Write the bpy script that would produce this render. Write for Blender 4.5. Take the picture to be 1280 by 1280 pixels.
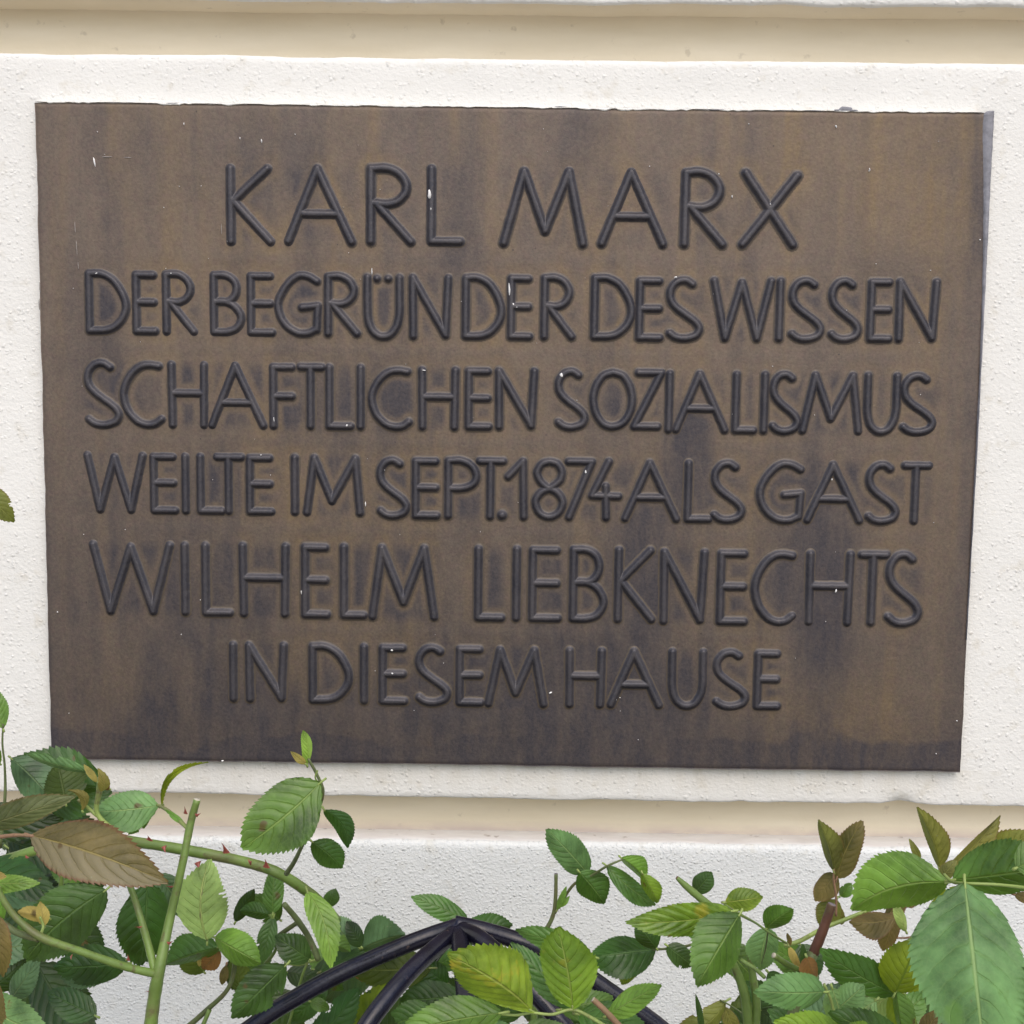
import bpy, math, random
import numpy as np
from mathutils import Vector, Matrix
random.seed(7); rng = np.random.default_rng(11)
S = bpy.context.scene
for o in list(bpy.data.objects): bpy.data.objects.remove(o)
C = S.collection

# ------------------------------------------------------------------ camera
D, CAMX, CAMZ = 1.06042, 0.00997, 1.45
PITCH, YAW, ROLL = 0.099165, 0.006168, 0.01282
FPX = 1535.0
cy_, sy_, cp_, sp_, cr_, sr_ = math.cos(YAW), math.sin(YAW), math.cos(PITCH), math.sin(PITCH), math.cos(ROLL), math.sin(ROLL)
FW = Vector((-sy_*cp_, cy_*cp_, -sp_)); R0 = Vector((cy_, sy_, 0)); U0 = R0.cross(FW)
RT = R0*cr_ + U0*sr_; UP = -R0*sr_ + U0*cr_
CAM = Vector((CAMX, -D, CAMZ))
cd = bpy.data.cameras.new('camera'); co = bpy.data.objects.new('camera', cd); C.objects.link(co)
M = Matrix.Identity(4)
for i in range(3): M[i][0] = RT[i]; M[i][1] = UP[i]; M[i][2] = -FW[i]; M[i][3] = CAM[i]
co.matrix_world = M
cd.sensor_width = 36; cd.sensor_fit = 'HORIZONTAL'; cd.lens = 36*FPX/1280; cd.clip_start = .02; cd.clip_end = 200
S.camera = co

# ------------------------------------------------------------------ light (overcast sky)
SUN_EL, SUN_AZ = math.radians(52), math.radians(12)      # azimuth measured from -Y (street side) towards +X
w = bpy.data.worlds.new('World'); S.world = w; w.use_nodes = True
nt = w.node_tree; bg = nt.nodes['Background']
sky = nt.nodes.new('ShaderNodeTexSky'); sky.sky_type = 'NISHITA'; sky.sun_disc = False
sky.sun_elevation = SUN_EL; sky.sun_rotation = math.pi - SUN_AZ
sky.dust_density = 3.0; sky.air_density = 1.0; sky.ozone_density = 1.0
nt.links.new(sky.outputs[0], bg.inputs[0]); bg.inputs[1].default_value = .15
sd = bpy.data.lights.new('sun', 'SUN'); sd.energy = 1.5; sd.angle = math.radians(75); sd.color = (1, .94, .87)
so = bpy.data.objects.new('sun', sd); C.objects.link(so)
sdir = Vector((math.sin(SUN_AZ)*math.cos(SUN_EL), -math.cos(SUN_AZ)*math.cos(SUN_EL), math.sin(SUN_EL)))
so.rotation_euler = sdir.to_track_quat('Z', 'Y').to_euler(); so.location = (0, -4, 5)
S.view_settings.view_transform = 'Standard'; S.view_settings.look = 'None'
S.view_settings.exposure = 0.20; S.view_settings.gamma = 1; S.view_settings.use_curve_mapping = False

# ------------------------------------------------------------------ helpers
def ray(px, py):
    return (FW + RT*((px-640)/FPX) + UP*((640-py)/FPX))
def P(px, py, d=0.0):                 # the point seen at a photo position, d metres in front of the wall face
    r = ray(px, py); t = (D-d)/r.y
    return CAM + r*t
def mpp(d): return (D-d)/FPX/cp_      # metres per photo pixel at that distance from the wall
def tag(o, label=None, cat=None, group=None, kind=None):
    if label: o['label'] = label
    if cat: o['category'] = cat
    if group: o['group'] = group
    if kind: o['kind'] = kind
    return o
def empty(name, loc):
    o = bpy.data.objects.new(name, None); C.objects.link(o); o.location = loc; o.empty_display_size = .05; return o
def mesh(name, V, F, mats, parent=None, smooth=True, mi=None, uv=None, attrs=None):
    V = np.asarray(V, dtype=np.float64).reshape(-1, 3)
    if parent is not None:
        L = Vector((0, 0, 0)); p = parent
        while p is not None: L += p.location; p = p.parent
        V = V - np.array(L)
    me = bpy.data.meshes.new(name)
    if isinstance(F, np.ndarray):
        n, k = F.shape
        me.vertices.add(len(V)); me.vertices.foreach_set('co', V.ravel())
        me.loops.add(n*k); me.loops.foreach_set('vertex_index', F.ravel().astype(np.int32))
        me.polygons.add(n); me.polygons.foreach_set('loop_start', np.arange(0, n*k, k, dtype=np.int32))
        me.update(calc_edges=True); me.validate()
    else:
        me.from_pydata(V.tolist(), [], F); me.update()
    for m in (mats if isinstance(mats, (list, tuple)) else [mats]): me.materials.append(m)
    if mi is not None: me.polygons.foreach_set('material_index', np.asarray(mi, dtype=np.int32))
    me.polygons.foreach_set('use_smooth', [smooth]*len(me.polygons))
    if uv is not None:
        lay = me.uv_layers.new(name='UVMap')
        vi = np.zeros(len(me.loops), dtype=np.int32); me.loops.foreach_get('vertex_index', vi)
        lay.data.foreach_set('uv', np.asarray(uv)[vi].ravel())
    if attrs:
        for k, a in attrs.items():
            at = me.attributes.new(k, 'FLOAT', 'POINT'); at.data.foreach_set('value', np.asarray(a, dtype=np.float32))
    o = bpy.data.objects.new(name, me); C.objects.link(o)
    if parent is not None: o.parent = parent
    return o
def grid_faces(nr, nc, keep=None):
    i, j = np.meshgrid(np.arange(nr-1), np.arange(nc-1), indexing='ij')
    a = i*nc+j; F = np.stack([a, a+1, a+nc+1, a+nc], -1).reshape(-1, 4)
    return F if keep is None else F[keep.ravel()]
def vnoise(x, y, seed=0):
    xi = np.floor(x).astype(np.int64); yi = np.floor(y).astype(np.int64); xf = x-xi; yf = y-yi
    def h(a, b):
        n = (a*374761393 + b*668265263 + seed*1442695041) & 0x7fffffff
        n = ((n ^ (n >> 13))*1274126177) & 0x7fffffff
        return ((n ^ (n >> 16)) & 0xffff)/65535.0
    u = xf*xf*(3-2*xf); v = yf*yf*(3-2*yf)
    return (h(xi, yi)*(1-u)+h(xi+1, yi)*u)*(1-v) + (h(xi, yi+1)*(1-u)+h(xi+1, yi+1)*u)*v
def fbm(x, y, seed=0, o=4):
    s = 0; a = 1; t = 0
    for k in range(o):
        s = s + a*vnoise(x*2**k, y*2**k, seed+k*17); t += a; a *= .55
    return s/t
def spline(pts, n=6):
    P_ = [np.array(p, float) for p in pts]
    if len(P_) < 3:
        return np.array([P_[0]+(P_[1]-P_[0])*k/n for k in range(n+1)])
    out = []
    Q = [2*P_[0]-P_[1]] + P_ + [2*P_[-1]-P_[-2]]
    for i in range(1, len(Q)-2):
        a, b, c, d = Q[i-1], Q[i], Q[i+1], Q[i+2]
        for k in range(n):
            t = k/n
            out.append(.5*((2*b)+(c-a)*t+(2*a-5*b+4*c-d)*t*t+(3*b-a-3*c+d)*t**3))
    out.append(P_[-1]); return np.array(out)

# ------------------------------------------------------------------ materials
def mat(name):
    m = bpy.data.materials.new(name); m.use_nodes = True
    return m, m.node_tree, m.node_tree.nodes['Principled BSDF']
def N(nt, t, **kw):
    n = nt.nodes.new(t)
    for k, v in kw.items():
        if k in n.inputs.keys() if isinstance(k, str) else False: n.inputs[k].default_value = v
        else: setattr(n, k, v)
    return n
def noise(nt, vec, scale, detail=4, rough=.55):
    n = nt.nodes.new('ShaderNodeTexNoise'); n.inputs['Scale'].default_value = scale
    n.inputs['Detail'].default_value = detail; n.inputs['Roughness'].default_value = rough
    nt.links.new(vec, n.inputs['Vector']); return n.outputs['Fac']
def ramp(nt, fac, stops):
    r = nt.nodes.new('ShaderNodeValToRGB'); e = r.color_ramp.elements
    while len(e) < len(stops): e.new(.5)
    for s, (p, c) in zip(e, stops): s.position = p; s.color = (c, c, c, 1) if isinstance(c, (int, float)) else (*c, 1)
    nt.links.new(fac, r.inputs[0]); return r.outputs[0]
def mix(nt, fac, a, b, blend='MIX'):
    m = nt.nodes.new('ShaderNodeMix'); m.data_type = 'RGBA'; m.blend_type = blend
    for s, v in ((m.inputs[0], fac), (m.inputs[6], a), (m.inputs[7], b)):
        if isinstance(v, (int, float)): s.default_value = v
        elif isinstance(v, tuple): s.default_value = (*v, 1)
        else: nt.links.new(v, s)
    return m.outputs[2]
def math_(nt, op, a, b=None, c=None):
    m = nt.nodes.new('ShaderNodeMath'); m.operation = op
    for s, v in zip(m.inputs, (a, b, c)):
        if v is None: continue
        if isinstance(v, (int, float)): s.default_value = v
        else: nt.links.new(v, s)
    return m.outputs[0]
def bump(nt, bs, h, dist, strength=1.0, prev=None):
    b = nt.nodes.new('ShaderNodeBump'); b.inputs['Distance'].default_value = dist; b.inputs['Strength'].default_value = strength
    nt.links.new(h, b.inputs['Height'])
    if prev is not None: nt.links.new(prev, b.inputs['Normal'])
    nt.links.new(b.outputs[0], bs.inputs['Normal']); return b.outputs[0]
def geo(nt):
    return nt.nodes.new('ShaderNodeNewGeometry').outputs['Position']
def maps(nt, vec, sc):
    m = nt.nodes.new('ShaderNodeMapping'); m.inputs['Scale'].default_value = sc
    nt.links.new(vec, m.inputs['Vector']); return m.outputs[0]
def attr(nt, name):
    a = nt.nodes.new('ShaderNodeAttribute'); a.attribute_name = name; return a.outputs['Fac']

def wall_material(name, col, bumpd, grain, wn):
    m, nt, b = mat(name); g = geo(nt)
    n1 = noise(nt, g, 3.0, 5); n2 = noise(nt, g, 55, 3)
    c = mix(nt, ramp(nt, n1, [(.35, 0), (.7, 1)]), tuple(x*.93 for x in col), col)
    c = mix(nt, ramp(nt, n2, [(.30, .55), (.42, 0)]), c, (col[0]*.83, col[1]*.8, col[2]*.74))
    # small specks of dirt caught in the pits
    v = nt.nodes.new('ShaderNodeTexVoronoi'); v.inputs['Scale'].default_value = 70; nt.links.new(g, v.inputs['Vector'])
    sp = ramp(nt, v.outputs['Distance'], [(.05, 1), (.10, 0)])
    sel = ramp(nt, noise(nt, g, 21, 2), [(.56, 0), (.64, 1)])
    c = mix(nt, math_(nt, 'MULTIPLY', math_(nt, 'MULTIPLY', sp, sel), .35), c, (.33, .28, .22))
    if name == 'white_render':      # grime washed off the plaque onto the render just below it
        sx = nt.nodes.new('ShaderNodeSeparateXYZ'); nt.links.new(g, sx.inputs[0])
        dz = math_(nt, 'SUBTRACT', 1.1208, sx.outputs[2])
        m1 = ramp(nt, math_(nt, 'MULTIPLY', dz, 10), [(0, 0), (.01, 1), (.34, 0)])
        m2 = ramp(nt, math_(nt, 'ABSOLUTE', sx.outputs[0]), [(.37, 1), (.44, 0)])
        m3 = ramp(nt, noise(nt, maps(nt, g, (1, 1, .15)), 60, 4), [(.3, .25), (.65, 1)])
        c = mix(nt, math_(nt, 'MULTIPLY', math_(nt, 'MULTIPLY', m1, m2), math_(nt, 'MULTIPLY', m3, .55)), c, (.58, .52, .40))
    nt.links.new(c, b.inputs['Base Color']); b.inputs['Roughness'].default_value = .85
    b.inputs['Specular IOR Level'].default_value = .25
    r1 = ramp(nt, noise(nt, maps(nt, g, (1, 1, 1.35)), grain, 3, .6), [(.30, 0), (.75, 1)])
    # raised crumbs scattered unevenly
    wp = nt.nodes.new('ShaderNodeTexNoise'); wp.inputs['Scale'].default_value = grain*.8; nt.links.new(g, wp.inputs['Vector'])
    wv = nt.nodes.new('ShaderNodeVectorMath'); wv.operation = 'MULTIPLY_ADD'; wv.inputs[1].default_value = (.0035,)*3
    nt.links.new(wp.outputs['Color'], wv.inputs[0]); nt.links.new(g, wv.inputs[2])
    v2 = nt.nodes.new('ShaderNodeTexVoronoi'); v2.inputs['Scale'].default_value = grain; nt.links.new(wv.outputs[0], v2.inputs['Vector'])
    s2 = nt.nodes.new('ShaderNodeSeparateXYZ'); nt.links.new(v2.outputs['Color'], s2.inputs[0])
    cr = math_(nt, 'MULTIPLY', ramp(nt, v2.outputs['Distance'], [(.0, 1), (.52, 0)]), ramp(nt, s2.outputs[0], [(.55 if name == 'white_render' else .2, 0), (1, 1)]))
    h = math_(nt, 'ADD', math_(nt, 'MULTIPLY', r1, wn), cr)
    p = bump(nt, b, h, bumpd, 1.0)
    bump(nt, b, noise(nt, g, 28, 3), bumpd*2.2, .6, p)
    return m
M_WALL = wall_material('white_render', (.80, .793, .752), .00075, 270, .35)
M_ROUGH = wall_material('rough_white_render', (.73, .748, .735), .0009, 330, .45)
M_BEIGE = (lambda: None)
def beige_material():
    m, nt, b = mat('beige_groove_paint'); g = geo(nt)
    c = mix(nt, ramp(nt, noise(nt, maps(nt, g, (1, 1, 6)), 7, 4), [(.35, 0), (.68, 1)]), (.73, .65, .485), (.80, .725, .565))
    c = mix(nt, ramp(nt, noise(nt, g, 90, 3), [(.25, .35), (.33, 0)]), c, (.40, .34, .25))
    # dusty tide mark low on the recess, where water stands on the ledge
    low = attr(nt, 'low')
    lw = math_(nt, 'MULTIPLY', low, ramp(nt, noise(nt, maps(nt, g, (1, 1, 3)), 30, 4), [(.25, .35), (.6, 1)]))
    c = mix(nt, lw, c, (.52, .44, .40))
    nt.links.new(c, b.inputs['Base Color']); b.inputs['Roughness'].default_value = .75
    b.inputs['Specular IOR Level'].default_value = .25
    bump(nt, b, noise(nt, g, 120, 4), .0005, .7)
    return m
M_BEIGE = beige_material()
def ledge_material():
    m, nt, b = mat('ledge_paint'); g = geo(nt)
    c = mix(nt, ramp(nt, noise(nt, maps(nt, g, (1, 3, 3)), 25, 4), [(.3, 0), (.7, 1)]), (.66, .635, .62), (.78, .775, .77))
    c = mix(nt, ramp(nt, noise(nt, g, 80, 3), [(.27, .7), (.35, 0)]), c, (.32, .27, .24))
    nt.links.new(c, b.inputs['Base Color']); b.inputs['Roughness'].default_value = .8
    bump(nt, b, noise(nt, g, 90, 4), .0007, .7)
    return m
M_LEDGE = ledge_material()
def bronze_plate():
    m, nt, b = mat('patinated_bronze'); g = geo(nt)
    gs = maps(nt, g, (1, 1, .28))
    och = attr(nt, 'ochre'); drk = attr(nt, 'dark')
    fine = noise(nt, g, 420, 3, .7); mid = noise(nt, gs, 60, 4, .6)
    c = mix(nt, ramp(nt, mid, [(.35, 0), (.65, 1)]), (.135, .103, .080), (.178, .136, .098))
    bottom_shade = attr(nt, 'bottom_shade')  # painted shade: plate darkened downwards to mimic reflection falloff
    c = mix(nt, math_(nt, 'MULTIPLY', bottom_shade, ramp(nt, noise(nt, gs, 28, 4), [(.3, .55), (.65, 1)])), c, (.088, .070, .045))
    of = math_(nt, 'MULTIPLY', och, ramp(nt, noise(nt, gs, 110, 4, .65), [(.25, .5), (.62, 1)]))
    c = mix(nt, of, c, (.225, .152, .068))
    df = math_(nt, 'MULTIPLY', drk, ramp(nt, noise(nt, gs, 75, 4, .65), [(.25, .4), (.6, 1)]))
    c = mix(nt, ramp(nt, noise(nt, g, 150, 3), [(.4, 0), (.7, .4)]), c, (.165, .10, .085))
    c = mix(nt, df, c, (.040, .036, .046))
    c = mix(nt, ramp(nt, fine, [(.3, 0), (.7, .75)]), mix(nt, .30, c, (.04, .035, .04)), mix(nt, .12, c, (.42, .34, .25)))
    # pinprick pits and lime specks
    v = nt.nodes.new('ShaderNodeTexVoronoi'); v.inputs['Scale'].default_value = 95; nt.links.new(g, v.inputs['Vector'])
    pit = math_(nt, 'MULTIPLY', ramp(nt, v.outputs['Distance'], [(.05, 1), (.09, 0)]), ramp(nt, noise(nt, g, 17, 2), [(.58, 0), (.66, 1)]))
    c = mix(nt, math_(nt, 'MULTIPLY', pit, .7), c, (.03, .026, .028))
    nt.links.new(c, b.inputs['Base Color'])
    b.inputs['Metallic'].default_value = .28
    nt.links.new(ramp(nt, mid, [(.3, .44), (.7, .58)]), b.inputs['Roughness'])
    b.inputs['Specular IOR Level'].default_value = .45
    p = bump(nt, b, fine, .00035, .6)
    bump(nt, b, noise(nt, g, 45, 3), .0012, .35, p)
    return m
M_PLATE = bronze_plate()
def bronze_letter():
    m, nt, b = mat('dark_bronze_letter'); g = geo(nt)
    n1 = noise(nt, g, 38, 4); fine = noise(nt, g, 380, 3, .7)
    rel = attr(nt, 'relief')
    c = mix(nt, ramp(nt, n1, [(.35, 0), (.68, 1)]), (.033, .033, .044), (.058, .054, .062))
    c = mix(nt, ramp(nt, fine, [(.35, 0), (.75, .3)]), c, (.12, .10, .085))
    c = mix(nt, ramp(nt, rel, [(.03, .8), (.14, 0)]), c, (.10, .075, .05))
    nt.links.new(c, b.inputs['Base Color'])
    b.inputs['Metallic'].default_value = .2; b.inputs['Roughness'].default_value = .46
    b.inputs['Specular IOR Level'].default_value = .5
    bump(nt, b, fine, .0003, .55)
    return m
M_LETTER = bronze_letter()
def plain(name, col, rough=.7, spec=.4, var=.25, sc=60, bd=.0003, bs=120):
    m, nt, b = mat(name); g = geo(nt)
    c = mix(nt, ramp(nt, noise(nt, g, sc, 4), [(.3, 0), (.7, 1)]), tuple(x*(1-var) for x in col), tuple(min(1, x*(1+var)) for x in col))
    if 'cane' in name or 'twig' in name or 'stalk' in name:      # bark patches and dust
        c = mix(nt, ramp(nt, noise(nt, g, 34, 5, .65), [(.52, 0), (.66, .75)]), c, (.13, .115, .05))
        c = mix(nt, ramp(nt, noise(nt, g, 160, 3, .6), [(.60, 0), (.70, .6)]), c, (.10, .06, .035))
    if 'enamel' in name:      # scuffs and a few rust freckles
        c = mix(nt, ramp(nt, noise(nt, g, 130, 4, .7), [(.66, 0), (.72, .8)]), c, (.07, .05, .045))
    nt.links.new(c, b.inputs['Base Color']); b.inputs['Roughness'].default_value = rough
    b.inputs['Specular IOR Level'].default_value = spec
    bump(nt, b, noise(nt, g, bs, 4), bd, .8)
    return m
M_SEAL = plain('grey_sealant', (.23, .23, .255), .6, .4, .25, 150, .0004, 300)
M_SEAL_EDGE = plain('dull_lead_edge', (.13, .13, .15), .6, .4, .4, 200)
M_FLECK = plain('white_paint_splash', (.75, .74, .72), .6)
M_SCRATCH = plain('pale_scratch', (.30, .27, .25), .6)
M_ROD = plain('black_gloss_enamel', (.008, .008, .018), .25, .45, .4, 90, .00025, 260)
M_SOIL = plain('garden_soil', (.06, .045, .032), .95, .1, .5, 30, .01, 25)
M_BOUNCE_PAVE = plain('bounce_stone_paving', (.42, .40, .37), .85, .2, .12, 8)
def leaf_material(name, c0, c1, vein, rough=.35, blotch=None, blot_lo=.56, trans=.30, edge=None, half=None, gain=1.0):
    m, nt, b = mat(name)
    uv = nt.nodes.new('ShaderNodeUVMap').outputs[0]; sp = nt.nodes.new('ShaderNodeSeparateXYZ'); nt.links.new(uv, sp.inputs[0])
    t, v = sp.outputs[0], sp.outputs[1]
    av = math_(nt, 'ABSOLUTE', math_(nt, 'MULTIPLY', math_(nt, 'SUBTRACT', v, .5), 2.0))
    oi = nt.nodes.new('ShaderNodeObjectInfo'); g = geo(nt)
    off = nt.nodes.new('ShaderNodeVectorMath'); off.operation = 'ADD'
    nt.links.new(g, off.inputs[0]); nt.links.new(oi.outputs['Random'], off.inputs[1]); g = off.outputs[0]
    WB = (1.22, 1.0, .80)
    K = lambda q, f=.60: tuple(x*f*gain*w_ for x, w_ in zip(q, WB))
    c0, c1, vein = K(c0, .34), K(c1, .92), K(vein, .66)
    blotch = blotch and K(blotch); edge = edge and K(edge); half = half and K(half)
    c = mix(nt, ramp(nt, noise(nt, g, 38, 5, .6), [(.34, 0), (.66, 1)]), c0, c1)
    if half:
        c = mix(nt, math_(nt, 'MULTIPLY', math_(nt, 'GREATER_THAN', v, .5), .75), c, half)
    # side veins leave the midrib at an angle and arch towards the tip
    ph = math_(nt, 'SUBTRACT', math_(nt, 'MULTIPLY', t, 8.0), math_(nt, 'MULTIPLY', math_(nt, 'POWER', av, 1.25), 1.9))
    ph = math_(nt, 'ADD', ph, math_(nt, 'MULTIPLY', math_(nt, 'GREATER_THAN', v, .5), .42))
    ph = math_(nt, 'ADD', ph, math_(nt, 'MULTIPLY', noise(nt, g, 60, 2), .9))
    fr = math_(nt, 'ABSOLUTE', math_(nt, 'SUBTRACT', math_(nt, 'FRACT', ph), .5))
    sv = ramp(nt, fr, [(0, 1), (.085, 0)])
    sv = math_(nt, 'MULTIPLY', sv, ramp(nt, av, [(.0, 1), (.92, .1)]))
    mr = ramp(nt, av, [(.018, 1), (.05, 0)])
    vm = math_(nt, 'MAXIMUM', math_(nt, 'MULTIPLY', sv, .26), math_(nt, 'MULTIPLY', mr, .85))
    net = nt.nodes.new('ShaderNodeTexVoronoi'); net.feature = 'DISTANCE_TO_EDGE'; net.inputs['Scale'].default_value = 420
    nt.links.new(g, net.inputs['Vector'])
    nf = ramp(nt, net.outputs['Distance'], [(.0, 1), (.12, 0)])
    c = mix(nt, math_(nt, 'MULTIPLY', nf, .13), c, vein)
    if blotch:
        bf = ramp(nt, noise(nt, g, 50, 4, .6), [(blot_lo, 0), (blot_lo+.1, .85)])
        c = mix(nt, bf, c, blotch)
        bf2 = ramp(nt, noise(nt, g, 95, 3, .6), [(.70, 0), (.75, .9)])
        c = mix(nt, bf2, c, (.16, .075, .03))
    c = mix(nt, vm, c, vein)
    if edge:
        c = mix(nt, ramp(nt, av, [(.86, 0), (1, .8)]), c, edge)
    # each leaf a little different in tone
    hs = nt.nodes.new('ShaderNodeHueSaturation')
    nt.links.new(math_(nt, 'MULTIPLY_ADD', oi.outputs['Random'], .35, .82), hs.inputs['Value'])
    nt.links.new(math_(nt, 'MULTIPLY_ADD', oi.outputs['Random'], -.03, .515), hs.inputs['Hue'])
    nt.links.new(c, hs.inputs['Color']); c = hs.outputs[0]
    bs_ = ramp(nt, noise(nt, g, 75, 2, .4), [(.73, 0), (.765, .85)])      # brown leaf spots
    c = mix(nt, bs_, c, (.10, .055, .02))
    # insect specks
    vs = nt.nodes.new('ShaderNodeTexVoronoi'); vs.inputs['Scale'].default_value = 230; nt.links.new(g, vs.inputs['Vector'])
    sk = math_(nt, 'MULTIPLY', ramp(nt, vs.outputs['Distance'], [(.07, 1), (.12, 0)]), ramp(nt, noise(nt, g, 70, 2), [(.60, 0), (.66, .6)]))
    c = mix(nt, sk, c, (.25, .27, .16))
    nt.links.new(c, b.inputs['Base Color'])
    nt.links.new(ramp(nt, noise(nt, g, 90, 3), [(.3, max(.05, rough-.08)), (.7, rough+.1)]), b.inputs['Roughness'])
    b.inputs['Specular IOR Level'].default_value = .5
    h = math_(nt, 'SUBTRACT', math_(nt, 'MULTIPLY', noise(nt, g, 260, 2), .5), math_(nt, 'MULTIPLY', math_(nt, 'MAXIMUM', sv, mr), 1.0))
    bump(nt, b, h, .0006, .8)
    tr = nt.nodes.new('ShaderNodeBsdfTranslucent'); nt.links.new(mix(nt, .45, c, (.22, .36, .015)), tr.inputs[0])
    mx = nt.nodes.new('ShaderNodeMixShader'); mx.inputs[0].default_value = trans
    nt.links.new(b.outputs[0], mx.inputs[1]); nt.links.new(tr.outputs[0], mx.inputs[2])
    nt.links.new(mx.outputs[0], nt.nodes['Material Output'].inputs[0])
    return m
LM = {
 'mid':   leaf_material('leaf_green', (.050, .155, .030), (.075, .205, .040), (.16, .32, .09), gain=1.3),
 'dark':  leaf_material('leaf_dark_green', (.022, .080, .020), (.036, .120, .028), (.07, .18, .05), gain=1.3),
 'black': leaf_material('leaf_deep_shade_green', (.012, .045, .014), (.020, .065, .018), (.04, .10, .03), gain=1.0),  # near-black, also for filler leaves that carry the inner shade as colour
 'bright':leaf_material('leaf_fresh_green', (.095, .26, .035), (.15, .34, .06), (.26, .46, .14), gain=1.45),
 'yellow':leaf_material('leaf_yellowing', (.10, .25, .030), (.17, .32, .035), (.28, .42, .11), blotch=(.40, .42, .06), blot_lo=.58, gain=1.55),
 'pale':  leaf_material('leaf_pale_underside', (.17, .32, .10), (.22, .39, .13), (.36, .50, .20), rough=.6, gain=1.6),
 'blue':  leaf_material('leaf_bluish_green', (.082, .205, .082), (.12, .265, .11), (.22, .38, .16), rough=.5, blotch=(.11, .25, .06), blot_lo=.6, gain=1.95),
 'teal':  leaf_material('leaf_grey_green', (.050, .135, .075), (.085, .20, .11), (.13, .24, .12), rough=.45, gain=1.4),
 'olive': leaf_material('leaf_olive_underside', (.045, .095, .015), (.07, .125, .022), (.14, .21, .06), rough=.55, trans=.35, gain=1.15),
 'lime':  leaf_material('leaf_backlit_lime', (.13, .25, .012), (.20, .32, .015), (.10, .2, .02), rough=.5, trans=.4, gain=1.35),
 'bronze':leaf_material('leaf_bronze', (.080, .082, .036), (.120, .110, .050), (.26, .25, .10), rough=.5, edge=(.15, .05, .035), half=(.21, .215, .16), gain=1.45),
 'rust':  leaf_material('leaf_red_brown', (.092, .084, .032), (.130, .112, .045), (.22, .20, .08), rough=.55, edge=(.14, .06, .035), gain=1.6),
 'young': leaf_material('leaf_bronze_green', (.115, .135, .035), (.145, .18, .040), (.27, .32, .10), rough=.5, edge=(.13, .085, .035), gain=1.75),
 'dusty': leaf_material('leaf_dusty_olive', (.115, .155, .085), (.15, .20, .11), (.24, .27, .15), rough=.6, edge=(.17, .10, .07), gain=1.7),
 'dry':   leaf_material('leaf_withered_yellow', (.36, .36, .11), (.44, .42, .14), (.5, .48, .22), rough=.6, blotch=(.35, .13, .05), blot_lo=.55, gain=1.3),
 'brown': leaf_material('leaf_withered_brown', (.19, .07, .03), (.28, .13, .05), (.3, .2, .1), rough=.7, gain=1.0),
}
M_STEM = plain('green_cane', (0.1361, 0.2115, 0.0455), .42, .5, .25, 70, .0002, 500)
M_STEM_L = plain('pale_green_stalk', (0.2419, 0.324, 0.0828), .45, .5, .2, 70)
M_STEM_D = plain('grey_green_twig', (0.1058, 0.135, 0.0497), .5, .4, .3, 80)
M_STEM_B = plain('brown_cane', (.115, .048, .030), .45, .5, .5, 60)
M_STEM_R = plain('reddish_stalk', (.24, .14, .08), .5, .4, .25, 80)
M_CUT = plain('cut_wood', (.45, .42, .33), .8, .2, .3, 300)
M_CUT_G = plain('weathered_cut', (.22, .19, .20), .8, .2, .5, 300)
M_THORN = plain('red_thorn', (.30, .075, .055), .4, .5, .3, 200)

# ------------------------------------------------------------------ wall: rendered blocks with recessed grooves
DEP = .036
z_pan_b = P(640, 999, 0).z; z_pan_t = P(640, 73, 0).z
z_up_b = P(640, 2.5, 0).z
z_low_t = P(640, 1054, 0).z
z_back_b = (CAM + ray(640, 1037)*((D+DEP)/ray(640, 1037).y)).z
course = z_up_b - z_pan_b; rise = z_back_b - z_low_t
wall = empty('house_wall', (0, 0, 0))
tag(wall, 'white rendered house wall with beige recessed horizontal grooves behind the plaque', 'wall')
XS = np.concatenate([np.arange(-3.2, -.8, .08), np.arange(-.8, .8, .0045), np.arange(.8, 3.21, .08)])
def block(z0, z1, mt, seed, fine):
    n = max(12, int((z1-z0)/(.009 if fine else .05)))
    zz = np.linspace(z0+.006, z1-.006, n)
    prof = [(DEP+.02, z0), (DEP*.5, z0), (.0035, z0), (.0010, z0+.0008), (.0002, z0+.0025)] + [(0, z) for z in zz] + \
           [(.0004, z1-.0028), (.0016, z1-.0008), (.0045, z1+.0006), (.012, z1+rise*.30), (.024, z1+rise*.62), (DEP+.02, z1+rise*1.4)]
    prof = np.array(prof); nP = len(prof)
    X, K = np.meshgrid(XS, np.arange(nP), indexing='ij')
    Y = prof[K, 0].copy(); Z = prof[K, 1].copy()
    wob = fbm(X*14, X*0+seed, seed, 4)-.5; wob2 = fbm(X*90, X*0+seed*3, seed+5, 3)-.5
    eb = np.isin(K, [1, 2, 3, 4]); et = np.isin(K, range(nP-6, nP-2))
    Z += np.where(eb, wob*.0035+wob2*.0016, 0)
    Z += np.where(et, (fbm(X*12, X*0+9, seed+3, 4)-.5)*.0030+wob2*.0008, 0)
    face = (K >= 4) & (K <= nP-5)
    Y += np.where(face, (fbm(X*9, Z*9, seed+7, 3)-.5)*.0016+(fbm(X*60, Z*60, seed+8, 3)-.5)*.0009, 0)
    # a broken chip on the lower edge, right part
    if fine:
        cx = P(1128, 1005, 0).x
        chip = np.exp(-((X-cx)/.013)**2)
        Z += np.where(eb, chip*.0022, 0); Y += np.where(eb & (K > 1), chip*.0012, 0)
    V = np.stack([X, Y, Z], -1)
    F = grid_faces(len(XS), nP)
    mi = np.zeros((len(XS)-1, nP-1), int); mi[:, nP-4:] = 1; mi[:, :2] = 2
    return mesh('wall_block', V, F[:, ::-1], [mt, M_LEDGE, M_BEIGE], wall, True, mi.ravel())
bk = 0
levels = [(z_pan_b, z_pan_t, M_WALL, True)]
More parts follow.
